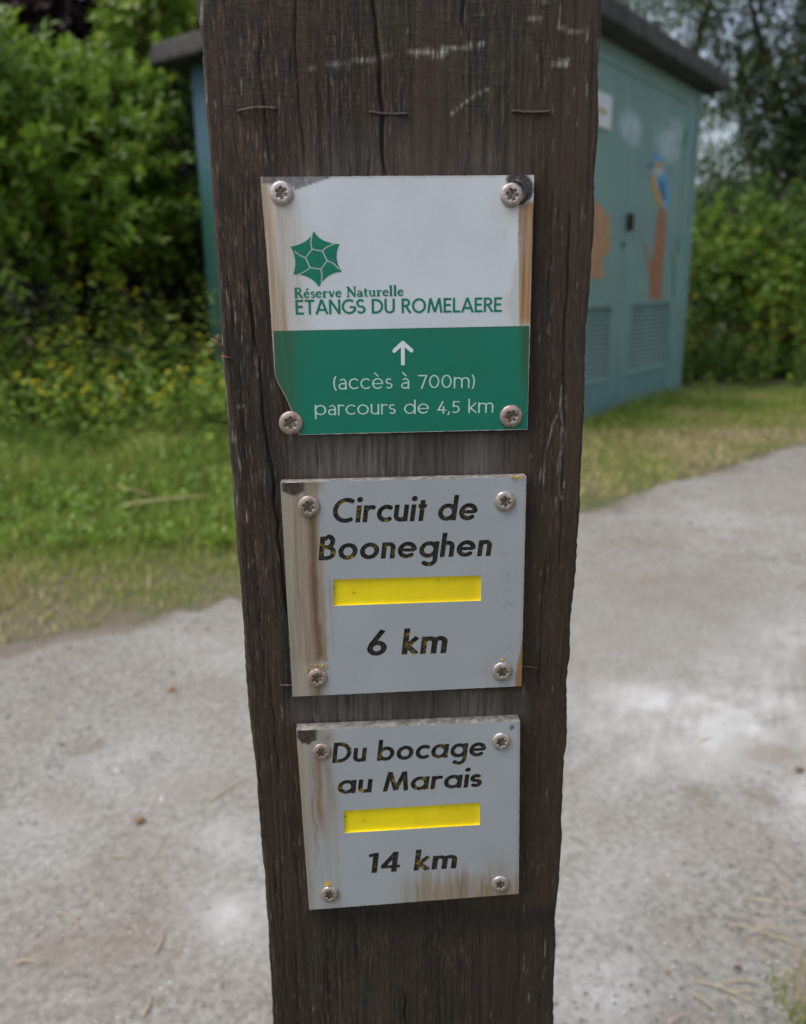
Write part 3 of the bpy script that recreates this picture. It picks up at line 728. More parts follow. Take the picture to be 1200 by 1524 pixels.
def flat_print(s, name, field, z, mat, inside=None, outline=None, attrs=None):
    """thin printed film filling the field's shapes (or an outline) a hair above the plate"""
    if outline is not None:
        V = list(outline); E = [(i, (i+1) % len(V)) for i in range(len(V))]
        xs = [p[0] for p in V]; ys = [p[1] for p in V]
        gx, gy = np.meshgrid(np.arange(min(xs)+1, max(xs)-.5, 1.5), np.arange(min(ys)+1, max(ys)-.5, 1.5)); gx = gx.ravel(); gy = gy.ravel()
        ok = in_poly(gx, gy, outline, .5); V += list(zip(gx[ok].tolist(), gy[ok].tolist()))
        VV, FF = cdt(V, E); VV = np.array(VV); T = np.array(FF); c = VV[T].mean(1); T = T[in_poly(c[:, 0], c[:, 1], outline)]
    else:
        V = []; E = []
        for lp in field.contours():
            b = len(V); V += lp; E += [(b+i, b+(i+1) % len(lp)) for i in range(len(lp))]
        VV, FF = cdt(V, E); VV = np.array(VV); T = np.array(FF); c = VV[T].mean(1); T = T[field.at(c[:, 0], c[:, 1]) < 0]
    T = orient(VV, T); at = None
    if attrs: PXv, PYv = s.px(VV[:, 0], VV[:, 1]); at = attrs(PXv, PYv, VV[:, 0], VV[:, 1])
    return mesh_obj(name, np.column_stack([VV/1000, np.full(len(VV), s.t+z)]), T, mat, s.root, False, at)

# --- sign 1: reserve sign, white over green
s1 = Sign('direction_sign', 'white and green reserve sign with star emblem, topmost on the post', [(388, 263.5), (794.8, 260.6), (785, 639), (412, 648.5)], .003)
def a1(px, py, x, y):
    beige = ss(462, 420, px-(py-300)*.06)*ss(268, 300, py)*.85*(.45+.55*vn(px/9, py/130, 61))+.9*ss(404, 392, px-(py-263)*.12)
    beige = np.maximum(beige, .55*np.exp(-(np.hypot(px-418, py-300)/26)**2)); beige = np.maximum(beige, .5*np.exp(-(np.hypot((px-758)/1.0, py-306)/22)**2))
    beige = np.maximum(beige, .35*ss(.6, .8, vn(px/16, py/50, 62))*ss(740, 760, px)); beige = np.maximum(beige, .5*ss(266, 262, py-(794-px)*.007+.0*px))
    xl = 772+.0*py+6*ss(300, 640, py)-.9*(py-300)*.02
    brown = ss(xl-1, xl+2, px)*ss(296, 304, py)*(.88+.2*vn(px/4, py/30, 63))*ss(505, 470, py+0*px)
    brown = np.maximum(brown, .55*ss(xl, xl+2, px)*ss(420, 520, py))
    brown = np.maximum(brown, .45*np.exp(-((px-(423+(py-380)*.03))/3.5)**2)*ss(300, 340, py)*vn(px/3, py/40, 64))
    bd = np.where(px > 437, 263+(495-px)*.36, 273+.1*(px-388))
    dark = ss(1.2, -1.2, py-bd)*ss(494, 490, px)*ss(389, 391, px)
    dark = dark*(.62+.25*vn(px/6, py/6, 65))
    d2 = ss(26, 22, np.hypot(px-771, py-281))*ss(757, 763, px+(290-py)*.3)*ss(302, 296, py)
    dark = np.maximum(dark, d2)
    dark = np.maximum(dark, .3*ss(16, 8, np.hypot((px-772), (py-272))))
    return {'beige': np.clip(beige, 0, 1), 'brown': np.clip(brown, 0, 1), 'dark': np.clip(dark, 0, 1), 'lichen': np.zeros(len(px))}
out1 = [s1.mm(*p) for p in [(388, 263.5), (794.8, 260.6), (785, 639), (445, 647), (437, 617), (425, 590), (412, 566), (409, 553), (399, 400)]]
f1 = None
s1.body(out1, None, MAT['plate_white'], a1)
def green_attr(px, py, x, y):
    return {'beige': ss(455, 425, px)*.8+.0*py, 'brown': .85*ss(772, 778, px-(py-480)*.0)*ss(640, 500, py)}
gout = [s1.mm(*p) for p in [(407.3, 492.4), (787.8, 484.9), (784.6, 638.2), (446, 646.2), (437.8, 616.5), (425.8, 589.5), (412.8, 565.5), (409.8, 553)]]
flat_print(s1, 'green_band', None, .00008, MAT['green'], outline=gout, attrs=green_attr)
# emblem
em = Field(-52, -15, -5, 36, .10)
T0 = lambda x, y: s1.mm(420+x/6, 330+y/6)
tips = [T0(285, 85), T0(514, 201), T0(533, 448), T0(328, 582), T0(100, 470), T0(76, 222)]
mids = [T0(338, 188), T0(452, 320), T0(405, 450), T0(262, 470), T0(146, 345), T0(232, 200)]
pl = []
for k in range(6): pl += bez(tips[k], mids[k], tips[(k+1) % 6])
sl_, X_, Y_, d_ = em.poly_sdf(pl)
hx = [T0(268, 245), T0(360, 262), T0(402, 348), T0(348, 422), T0(250, 410), T0(210, 322)]
sp = [[T0(268, 245), T0(256, 190), T0(266, 120)], [T0(360, 262), T0(395, 228), T0(470, 192)], [T0(402, 348), T0(455, 368), T0(508, 420)],
      [T0(348, 422), T0(357, 475), T0(352, 540)], [T0(250, 410), T0(205, 443), T0(145, 472)], [T0(210, 322), T0(160, 300), T0(108, 262)]]
sk = em.strokes_mm([hx+[hx[0]]]+sp, .21, X_, Y_)
em.f[sl_] = np.maximum(d_, -sk)
flat_print(s1, 'star_emblem', em, .00008, MAT['green_ink'])
t = Field(-52, 52, -15, 8, .10)
t = Field(-52, 52, -15, 16, .10); c1 = s1.mm(438.2, 443.9); c2 = s1.mm(601, 440.2)
t.text('Réserve Naturelle', 'serif', c1, c2, 4.0, w=.16, gap=.045)
flat_print(s1, 'lettering', t, .00008, MAT['green_ink'])
t = Field(-52, 52, -15, 8, .10)
t.text('ETANGS DU ROMELAERE', 'gill', s1.mm(440.5, 468.3), s1.mm(747, 464.2), 5.75, w=.15, gap=.07)
flat_print(s1, 'lettering', t, .00008, MAT['green_ink'])
t = Field(-30, 40, -50, -8, .10)
t.text('(accès à 700m)', 'light', s1.mm(495, 579.2), s1.mm(707, 576.6), 6.0, w=.085, xh=.71, gap=.12, rounded=True)
flat_print(s1, 'lettering', t, .00018, MAT['pale_ink'])
t = Field(-35, 40, -50, -8, .10)
t = Field(-52, 52, -60, 0, .10); t.text('parcours de 4,5 km', 'light', s1.mm(469, 617.5), s1.mm(734, 613.4), 5.4, w=.09, xh=.75, gap=.115, rounded=True)
flat_print(s1, 'lettering', t, .00018, MAT['pale_ink'])
t = Field(-10, 25, -25, -5, .10)
sl_, X_, Y_ = t.region(-10, 25, -25, -5)
t.f[sl_] = t.strokes_mm([[s1.mm(599.5, 510), s1.mm(599.8, 541)], [s1.mm(587, 522), s1.mm(599.5, 510), s1.mm(612.5, 521.5)]], .78, X_, Y_)
flat_print(s1, 'arrow', t, .00018, MAT['white_ink'])
for p in [(419.5, 288, 18.3), (761.5, 290.5, 18.0), (433.2, 629, 18.6), (760.3, 619, 17.6)]: s1.screw(*p)
# burnt black smear beside the top right screw
V, Fs = [], []
cx, cy = s1.mm(761.5, 290.5)
arc = [(7.0, 80), (7.4, 50), (7.2, 20), (6.6, -10), (5.9, -35), (4.2, -48)]
ptsb = [((cx+r*.78*cos(radians(a_)))/1000, (cy+r*.78*sin(radians(a_)))/1000, s1.t+.0005) for r, a_ in arc]
tube('tar_smear', ptsb, [.0006, .0012, .0013, .0013, .0011, .0005], m_simple('tar', (.02, .02, .024), (.05, .05, .06), 400, .4, bump=.4, bd=.0005), s1.root, 8)

# --- signs 2 and 3: engraved pale grey signs
def engraved(name, label, corners, lines, bar, attrs, screws, crop=None):
    s = Sign(name, label, corners, .006)
    xs = [p[0] for p in s.outline]; ys = [p[1] for p in s.outline]
    fld = Field(min(xs)-1, max(xs)+1, min(ys)-1, max(ys)+1, .13)
    bands = []
    for text, p0, p1, cap, gap in lines:
        a, b = s.mm(*p0), s.mm(*p1)
        fld.text(text, 'futura', a, b, cap, w=.178, xh=.69, gap=gap, shear=.12)
    bp = [s.mm(*p) for p in bar]; fld.add_poly(bp)
    out = [s.mm(*p) for p in (crop or corners)]
    VV, T, loops = s.body(out, fld, MAT['plate_grey'], attrs)
    y0 = min(p[1] for p in bp)-.4; y1 = max(p[1] for p in bp)+.4; x0 = min(p[0] for p in bp)-.4; x1 = max(p[0] for p in bp)+.4
    isbar = lambda x, y: (x > x0) & (x < x1) & (y > y0) & (y < y1)
    s.wells(VV, T, loops, .0012, isbar, 'yellow_bar', MAT['yellow'])
    # one part per engraved line
    bl = [0.5*(s.mm(*p0)[1]+s.mm(*p1)[1]) for _, p0, p1, cap, _ in lines]; caps = [l[3] for l in lines]
    edges = []
    for k in range(len(lines)):
        top = bl[k]+caps[k]*1.15; bot = bl[k]-caps[k]*.4
        edges.append((top, bot))
    for k in range(len(lines)):
        hi = 1e9 if k == 0 else (bl[k]+caps[k]*1.0+bl[k-1]-caps[k-1]*.0)/2
        lo = -1e9 if k == len(lines)-1 else (bl[k+1]+caps[k+1]*1.0+bl[k])/2
        ax, ay = s.mm(*lines[k][1]); bx, by = s.mm(*lines[k][2]); sl = (by-ay)/(bx-ax)
        mid = (ax+bx)/2
        s.wells(VV, T, loops, .0011, (lambda x, y, hi=hi, lo=lo, sl=sl, mid=mid: (y-sl*(x-mid) < hi) & (y-sl*(x-mid) >= lo) & ~isbar(x, y)), 'engraved_lettering', MAT['letters'])
    for q in screws: s.screw(*q)
    return s
def a2(px, py, x, y):
    xe = 418+(py-718)*.0575
    d = px-xe
    end = ss(1000, 985, py+d*.25)
    wob = (vn(py/60, px*0, 71)-.5)*8+(vn(py/17, px/14, 78)-.5)*5
    beige = ss(58+ (py-718)*.0, 50, d+wob)*.9; beige = np.where(py > 985, ss(60, 30, d)*.75, beige)
    br = np.exp(-((d-42-wob*.7-(py-760)*.012)/6.5)**2)*end*ss(735, 765, py)*.95
    for c, wv, am in ((24, 2.2, .45), (31, 1.8, .55), (15, 2.0, .3), (36, 1.6, .5)):
        br = np.maximum(br, am*np.exp(-((d-c-wob)/wv)**2)*end*ss(740, 770, py)*(.5+.5*vn(py/35, d/3, 72)))
    br = np.maximum(br, .5*np.exp(-((d-64)/2.2)**2)*ss(840, 870, py)*ss(990, 930, py)*vn(py/40, d*0, 73))
    br = np.maximum(br, .75*np.exp(-((px-472)/9)**2)*ss(1015, 1024, py))
    br = np.maximum(br, .5*np.exp(-(np.hypot(px-470, py-722)/10)**2))
    # brown slip along the lower right edge
    xr = 783.5-(py-709)*.0241
    br = np.maximum(br, ss(-9*ss(940, 1010, py)-.5, -9*ss(940, 1010, py)+1, px-xr)*ss(935, 955, py))
    beige = np.maximum(beige, .6*ss(-3, -1, px-xr)); beige = np.maximum(beige, .45*np.exp(-(np.hypot(px-747, py-1000)/24)**2)*.7)
    beige = np.maximum(beige, .55*ss(500, 460, px)*ss(740, 715, py)*vn(px/8, py/12, 74))
    dk = ss(0, -2.5, py-(736-.022*(px-437)**2+4*vn(px/5, px*0, 75)))*ss(419, 422, px)*ss(456, 450, px)
    dk = np.maximum(dk, .16*ss(.80, .92, vn(px/3.2, py/3.2, 76))*ss(725, 760, px))
    li = (np.hypot(px-768, (py-708)*1.2) < 6)*.9*(vn(px/1.5, py/1.5, 77) > .35)
    return {'beige': np.clip(beige, 0, 1), 'brown': np.clip(br, 0, 1), 'dark': np.clip(dk, 0, 1), 'lichen': li.astype(float)}
s2 = engraved('trail_sign', 'pale grey sign engraved Circuit de Booneghen with yellow bar, between two others', [(417.5, 718.5), (783.5, 709), (776, 1020.5), (435.7, 1036.3)],
    [('Circuit de', (494, 778), (709, 773.5), 10.8, .085), ('Booneghen', (474, 833.5), (730, 827), 10.6, .085), ('6 km', (546, 975.5), (664, 971.5), 12.1, .10)],
    [(496.3, 862), (715.7, 856), (715.7, 893.5), (496.3, 901.2)], a2,
    [(460, 753, 17.6), (751.5, 745.5, 16.2), (472.5, 1007.5, 15.6), (747.3, 998, 16.0)])
def a3(px, py, x, y):
    xe = 441+(py-1086)*.0732; d = px-xe
    wob = (vn(py/50, px*0, 81)-.5)*7+(vn(py/16, px/12, 88)-.5)*4.5
    fade = ss(1300, 1190, py)
    beige = ss(54, 44, d+wob)*.55*(.4+.6*fade)+ss(14, 6, d)*.4
    br = np.exp(-((d-27-wob*.6)/4.5)**2)*ss(1110, 1130, py)*ss(1260, 1200, py)*.9
    br = np.maximum(br, .6*np.exp(-((d-19-wob)/2.2)**2)*ss(1120, 1140, py)*ss(1330, 1230, py))
    br = np.maximum(br, .35*np.exp(-((px-(487+(py-1130)*.17))/7)**2)*ss(1130, 1145, py)*ss(1250, 1180, py))
    top = vn(px/3.2, px*0, 82)*.6+vn(px/9, px*0, 83)*.5
    low = ss(1340-72*top, 1345-35*top, py+.055*(px-600))*ss(590, 640, px)*(.35+.65*vn(px/2.4, py/60, 84))
    br = np.maximum(br, low*.62); beige = np.maximum(beige, ss(1290, 1325, py+.055*(px-600))*.75*ss(560, 640, px))
    br = np.maximum(br, .4*np.exp(-(np.hypot(px-490, py-1098)/9)**2))
    beige = np.maximum(beige, .4*ss(480, 470, px)*ss(1330, 1345, py))
    beige = np.maximum(beige, .5*ss(-6, -2, px-(774-(py-1072)*.008)))
    beige = np.maximum(beige, .5*np.exp(-(np.hypot(px-744, py-1300)/26)**2))
    dk = ss(0, -2.5, py-(1106-.03*(px-458)**2+4*vn(px/5, px*0, 85)))*ss(441, 444, px)*ss(474, 469, px)
    dk = np.maximum(dk, .7*(np.hypot((px-762), (py-1083)/1.2) < 3.5))
    li = (np.hypot(px-487, (py-1316)) < 4)*.8
    return {'beige': np.clip(beige, 0, 1), 'brown': np.clip(br, 0, 1), 'dark': np.clip(dk, 0, 1), 'lichen': li.astype(float)}
s3 = engraved('trail_sign', 'pale grey sign engraved Du bocage au Marais with yellow bar, lowest on the post', [(441, 1086.7), (774, 1072.7), (772, 1329.4), (460.5, 1353.3)],
    [('Du bocage', (494.5, 1135), (722, 1124.5), 10.5, .085), ('au Marais', (502, 1181), (714, 1170.5), 10.3, .085), ('14 km', (546, 1299), (679, 1291.5), 11.3, .10)],
    [(511.4, 1205.9), (714, 1193.6), (714, 1226.9), (512.5, 1239)], a3,
    [(479, 1117.5, 14.8), (745.8, 1102, 14.6), (491, 1328.7, 14.4), (744.5, 1313.5, 14.0)])
# crusts of yellow lichen on the screws and the top edge
def crust(s, px, py, n=9, spread=.0016, seed=0):
    r = random.Random(seed); V, Fs = [], []; x, y = s.mm(px, py)
    for k in range(n):
        c = np.array([x/1000+r.uniform(-spread*1.6, spread*1.6), y/1000+r.uniform(-spread*.5, spread*.5), s.t+.0002+r.uniform(0, .0008)])
        e = r.uniform(.0003, .0006); b = len(V)
        for d in ((1, 0, 0), (-1, 0, 0), (0, 1, 0), (0, -1, 0), (0, 0, 1), (0, 0, -1)): V.append(c+np.array(d)*e*r.uniform(.6, 1.3))
        Fs += [(b, b+2, b+4), (b+2, b+1, b+4), (b+1, b+3, b+4), (b+3, b, b+4), (b+2, b, b+5), (b+1, b+2, b+5), (b+3, b+1, b+5), (b, b+3, b+5)]
    mesh_obj('lichen', V, Fs, MAT['lichen'], s.root, True)
crust(s2, 768, 709, 12, .0015, 1); crust(s2, 472, 992, 16, .003, 2); crust(s3, 487, 1316, 8, .001, 3); crust(s2, 747, 980, 4, .0006, 4)

# ------------------------------------------------------------------ ground
def m_ground():
    m = M('verge_soil'); v = m.coords(); a = m.noise(v, 1.2, 4, .6); b = m.noise(v, 14, 4, .6); c_ = m.noise(v, 90, 3, .6)
    c = m.mix(m.ramp(b, .35, .65), (.075, .095, .032), (.13, .12, .06))
    c = m.mix(m.math('MULTIPLY', m.ramp(a, .45, .62), .6), c, (.17, .14, .105))
    m.bump(c_, .6, .01); return m.base(c, .95, 0, .2)
def m_gravel():
    m = M('compacted_gravel'); v = m.coords()
    a = m.noise(v, 1.15, 4, .62, .4); b = m.noise(v, 7, 4, .6); c_ = m.noise(v, 95, 5, .72); d = m.noise(v, 330, 3, .6); e = m.noise(v, 2.6, 3, .6)
    c = m.mix(m.ramp(c_, .34, .66), (.190, .174, .150), (.345, .325, .292))
    c = m.mix(m.math('MULTIPLY', m.ramp(b, .42, .7), .45), c, (.22, .185, .148))
    c = m.mix(m.math('MULTIPLY', m.math('ADD', m.math('MULTIPLY', m.attr('pale'), m.ramp(b, .3, .6, .35, 1.)), m.math('MULTIPLY', m.ramp(a, .5, .7), .25)), .85), c, (.60, .60, .59))
    c = m.mix(m.math('MULTIPLY', m.ramp(d, .6, .7), .5), c, (.10, .095, .085))
    c = m.mix(m.math('MULTIPLY', m.ramp(e, .62, .72), .5), c, (.16, .125, .09))
    c = m.mix(m.math('MULTIPLY', m.attr('brown'), m.ramp(c_, .3, .6, .5, 1.)), c, (.19, .135, .085))
    c = m.mix(m.math('MULTIPLY', m.attr('verge'), m.ramp(c_, .3, .55, .4, 1.)), c, (.15, .12, .09))
    m.bump(m.math('ADD', c_, d), .5, .003); return m.base(c, .92, 0, .25)
G = 300
mesh_obj('ground', [(-G, -G, -.006), (G, -G, -.006), (G, G, -.006), (-G, G, -.006)], [(0, 1, 2, 3)], m_ground(), kind='structure')
# path: far edge traced as real ground points, with a ragged border
far = np.array([(-9, -4.2), (-4.2, -.35), (-2.2, 1.05), (-1.009, 1.85), (-.492, 2.2), (.1, 2.62), (.707, 3.10), (1.5, 3.72), (2.27, 4.45), (4, 5.9), (9, 9.8)])
near = np.array([(-9, -6.8), (-3, -1.75), (-1.5, -.72), (-.6, .05), (0, .30), (.35, .56), (.62, .86), (1.1, 1.35), (2.2, 2.35), (4, 3.9), (9, 7.9)])
def far_y(x): return np.interp(x, far[:, 0], far[:, 1])
def near_y(x): return np.interp(x, near[:, 0], near[:, 1])
xs = np.concatenate([np.arange(-9, -2.5, .1), np.arange(-2.5, 3.5, .022), np.arange(3.5, 9, .1)]); NYp = 200
fy = far_y(xs)+(vn(xs*1.6, xs*0, 91)-.5)*.12+(vn(xs*14, xs*0, 92)-.5)*.07+(vn(xs*40, xs*0, 97)-.5)*.05; ny_ = near_y(xs)+(vn(xs*4, xs*0, 93)-.5)*.15+(vn(xs*16, xs*0, 94)-.5)*.06
tt = np.linspace(0, 1, NYp); GY = ny_[:, None]*(1-tt)+fy[:, None]*tt; GX = np.repeat(xs[:, None], NYp, 1)
GZ = -.002+.008*np.sin(np.clip(tt, 0, 1)*pi)[None]**.5+(vn(GX*1.5, GY*1.5, 95)-.5)*.006+(vn(GX*9, GY*9, 96)-.5)*.003
GZ = np.maximum(GZ, -.002)+.001; GZ[:, 0] = -.02; GZ[:, -1] = -.02
i = np.arange(len(xs)-1)[:, None]; j = np.arange(NYp-1)[None]
Fq = np.stack([i*NYp+j, (i+1)*NYp+j, (i+1)*NYp+j+1, i*NYp+j+1], -1).reshape(-1, 4)
gpx, gpy = projv(np.stack([GX, GY, GZ], -1).reshape(-1, 3)); infr = (np.stack([GX, GY, GZ], -1).reshape(-1, 3)-CO)@CF > .1
pale = np.zeros(gpx.shape); brn = np.zeros(gpx.shape)
for cx_, cy_, ra, rb, am in ((1060, 1065, 200, 85, 1.15), (940, 1130, 130, 60, .6), (1190, 960, 90, 40, .6), (880, 1450, 75, 95, .95), (1200, 1190, 60, 50, .8), (370, 1370, 75, 55, .9), (350, 1250, 60, 40, .5), (200, 1140, 120, 60, .45), (60, 1250, 90, 60, .35), (960, 1290, 120, 50, .4), (300, 960, 90, 30, .3)):
    pale = np.maximum(pale, am*np.exp(-(((gpx-cx_)/ra)**2+((gpy-cy_)/rb)**2)))
for cx_, cy_, ra, rb, am in ((1150, 1120, 60, 16, .8), (120, 1400, 170, 60, .3), (1000, 870, 120, 20, .35), (280, 1170, 60, 20, .35), (930, 1000, 110, 18, .35), (1080, 800, 120, 14, .3)):
    brn = np.maximum(brn, am*np.exp(-(((gpx-cx_)/ra)**2+((gpy-cy_)/rb)**2)))
edge_m = (ss(.10, -.02, (1-tt[None])*(fy-ny_)[:, None]+.20*(vn(GX*7, GY*7, 98)-.5)+.12*(vn(GX*22, GY*22, 99)-.5))*.8*np.ones_like(GX)).ravel()
mot = .30+.55*vn(GX*7+GY*2, GY*7, 141)+.7*(vn(GX*19, GY*19, 142)-.4)+.5*(vn(GX*45, GY*45, 143)-.5); mot = np.clip(mot, 0, 1.2).ravel()
path_at = {'pale': np.where(infr, pale*mot, .2), 'brown': np.where(infr, np.clip(brn*(mot*1.3-.3), 0, 1), .1), 'verge': edge_m}
mesh_obj('gravel_path', np.stack([GX, GY, GZ], -1).reshape(-1, 3), Fq, m_gravel(), smooth=True, kind='structure', attrs=path_at)
# loose stones
rs = np.random.RandomState(7)
def attr_mat(name, cols, rough=.9, transl=0., spec=.3, bump=None):
    """colour picked per piece by its 'tint' attribute (0..1) along a ramp of real colours"""
    m = M(name); k = m.n('ShaderNodeValToRGB'); m.put(k.inputs[0], m.attr('tint')); cr = k.color_ramp
    while len(cr.elements) < len(cols): cr.elements.new(.5)
    for q, (p, c) in enumerate(cols): cr.elements[q].position = p; cr.elements[q].color = (*c, 1)
    m.base(k.outputs[0], rough, 0, spec)
    if transl:
        tr = m.n('ShaderNodeBsdfTranslucent'); m.nt.links.new(k.outputs[0], tr.inputs[0]); mx = m.n('ShaderNodeMixShader'); mx.inputs[0].default_value = transl
        m.nt.links.new(m.p.outputs[0], mx.inputs[1]); m.nt.links.new(tr.outputs[0], mx.inputs[2]); m.nt.links.new(mx.outputs[0], m.out.inputs['Surface'])
    return m.m
def stones(n):
    u = rs.rand(n)**1.0; x = rs.uniform(-1.6, 3.2, n)
    t_ = rs.rand(n)**1.25; y = near_y(x)*(1-t_)+far_y(x)*t_
    d = np.hypot(x, y); r = rs.uniform(.0009, .0024, n)*(1+.22*d)*(1+1.2*(rs.rand(n) > .985))
    oc = np.array([(1, 0, 0), (0, 1, 0), (-1, 0, 0), (0, -1, 0), (.0, 0, 1), (0.1, 0, -1), (.7, .7, .55), (-.7, .6, .5), (-.6, -.7, .55), (.7, -.65, .5)])
    f = np.array([(0, 6, 4), (6, 1, 4), (1, 7, 4), (7, 2, 4), (2, 8, 4), (8, 3, 4), (3, 9, 4), (9, 0, 4), (0, 1, 6), (1, 2, 7), (2, 3, 8), (3, 0, 9)])
    V = oc[None]*r[:, None, None]*(1+(rs.rand(n, 10, 1)-.5)*.5)*np.array([1, 1, .6]); a = rs.rand(n)*6.28; ca, sa = np.cos(a)[:, None], np.sin(a)[:, None]
    X = V[..., 0]*ca-V[..., 1]*sa*1.0; Y = V[..., 0]*sa+V[..., 1]*ca
    Vt = np.stack([X+x[:, None], Y*.8+y[:, None], V[..., 2]+.005+r[:, None]*.2], -1).reshape(-1, 3)
    Fc = (f[None]+10*np.arange(n)[:, None, None]).reshape(-1, 3)
    mesh_obj('gravel', Vt, Fc, attr_mat('stone_chips', [(0, (.15, .14, .128)), (.5, (.27, .25, .225)), (.8, (.38, .37, .35)), (1, (.56, .55, .53))]), attrs={'tint': np.repeat(rs.rand(n), 10)}, kind='stuff')
    tag(bpy.data.objects['gravel'], 'small grey and white stone chips scattered over the path', 'gravel')
stones(42000)

# ------------------------------------------------------------------ plants
LEAF8 = np.array([(0, 0, 0), (0, .35, -.05), (0, .72, -.06), (0, 1, -.14), (-.24, .32, .05), (-.19, .70, .03), (.24, .32, .05), (.19, .70, .03)])
LF8 = np.array([(0, 6, 1), (1, 6, 7), (1, 7, 2), (2, 7, 3), (0, 1, 4), (1, 5, 4), (1, 2, 5), (2, 3, 5)])
LEAF4 = np.array([(0, 0, 0), (.26, .5, .06), (0, 1, -.05), (-.26, .5, .06)]); LF4 = np.array([(0, 1, 2), (0, 2, 3)])
def frames(d, up):
    d = d/np.linalg.norm(d, axis=-1, keepdims=True); s = np.cross(d, up); s /= np.linalg.norm(s, axis=-1, keepdims=True)+1e-9; n = np.cross(s, d); return s, d, n
def leaf_mesh(name, P0, D, Nn, size, width, tint, mat, parent=None, hi=True, kind='stuff'):
    T_, F_ = (LEAF8, LF8) if hi else (LEAF4, LF4)
    s, d, n = frames(D, Nn); k = len(T_)
    V = P0[:, None]+(T_[None, :, 0:1]*width[:, None, None]*s[:, None]*2+T_[None, :, 1:2]*d[:, None]+T_[None, :, 2:3]*n[:, None])*size[:, None, None]
    Fc = (F_[None]+k*np.arange(len(P0))[:, None, None]).reshape(-1, 3)
    return mesh_obj(name, V.reshape(-1, 3), Fc, mat, parent, hi, {'tint': np.repeat(tint, k)}, kind)
def shoots(rg, base, direc, length, per, size, spread=.9, droop=.25, whorl=False):
    """leaves set along shoots; returns leaf origins, directions, normals, sizes, shoot id and the shoot lines"""
    S = len(base); direc = direc/np.linalg.norm(direc, axis=1, keepdims=True)
    t_ = (np.arange(per)+.6)/per; t_ = t_[None]+rg.rand(S, per)*.06
    P0 = base[:, None]+direc[:, None]*(length[:, None]*t_)[..., None]; P0[..., 2] -= droop*length[:, None]*t_**2*.5
    ang = np.arange(per)[None]*2.4+rg.rand(S, 1)*6.28+rg.rand(S, per)*.6
    ax = np.cross(direc, np.array([.3, .2, 1.])); ax /= np.linalg.norm(ax, axis=1, keepdims=True)+1e-9; bx = np.cross(direc, ax)
    side = ax[:, None]*np.cos(ang)[..., None]+bx[:, None]*np.sin(ang)[..., None]
    D = side*spread+direc[:, None]*(.55+.5*t_[..., None]); D[..., 2] += rg.uniform(-.35, .15, (S, per))
    Nn = np.zeros_like(D)+np.array([0, -.25, 1.])+rg.normal(0, .35, D.shape)
    sz = size*rg.uniform(.6, 1.15, (S, per))*(1-.25*t_)
    sid = np.repeat(np.arange(S), per)
    tip = base+direc*length[:, None]; tip[:, 2] -= droop*length*.5
    return P0.reshape(-1, 3), D.reshape(-1, 3), Nn.reshape(-1, 3), sz.ravel(), sid, tip
def crown_pts(rg, n, blobs, shell=.55, out=.5, up=.35):
    """points in a union of ellipsoids, biased to the outside, with direction outwards and up"""
    w_ = np.array([b[3]*b[4]*b[5] for b in blobs])**(2/3); w_ /= w_.sum(); k = rg.choice(len(blobs), n, p=w_); B = np.array(blobs)[k]
    u = rg.normal(size=(n, 3)); u /= np.linalg.norm(u, axis=1, keepdims=True); r = shell+(1-shell)*rg.rand(n)
    P_ = B[:, :3]+u*B[:, 3:6]*r[:, None]; D = u*out+rg.normal(0, .35, (n, 3)); D[:, 2] += up
    return P_, D
GREEN_BRIGHT = [(0, (.042, .088, .013)), (.45, (.15, .26, .028)), (.8, (.28, .41, .05)), (1, (.42, .48, .11))]
GREEN_MID = [(0, (.028, .060, .012)), (.5, (.095, .18, .028)), (.85, (.18, .28, .045)), (1, (.26, .30, .07))]
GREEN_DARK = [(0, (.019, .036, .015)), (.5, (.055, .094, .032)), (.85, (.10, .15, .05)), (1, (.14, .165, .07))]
PURPLE = [(0, (.018, .011, .013)), (.5, (.045, .028, .032)), (1, (.09, .055, .06))]
MAT['leaf_bright'] = attr_mat('bright_leaves', GREEN_BRIGHT, .38, .45, .5); MAT['leaf_mid'] = attr_mat('mid_green_leaves', GREEN_MID, .5, .35, .4)
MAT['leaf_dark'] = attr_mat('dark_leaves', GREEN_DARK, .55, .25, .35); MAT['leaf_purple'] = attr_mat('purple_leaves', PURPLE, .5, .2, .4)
MAT['bark'] = m_simple('bark', (.03, .024, .018), (.075, .062, .05), 40, .95, bump=.7, bd=.01, sc=(1, 1, .2))
MAT['petal'] = attr_mat('yellow_petals', [(0, (.62, .50, .02)), (1, (.75, .66, .03))], .7, .3, .3)
MAT['grass'] = attr_mat('grass_blades', [(0, (.14, .23, .04)), (.35, (.26, .35, .065)), (.62, (.38, .40, .11)), (.82, (.50, .43, .21)), (1, (.62, .51, .33))], .6, .4, .3)
MAT['straw'] = attr_mat('dry_straw', [(0, (.24, .15, .08)), (1, (.50, .40, .24))], .7, 0, .3)

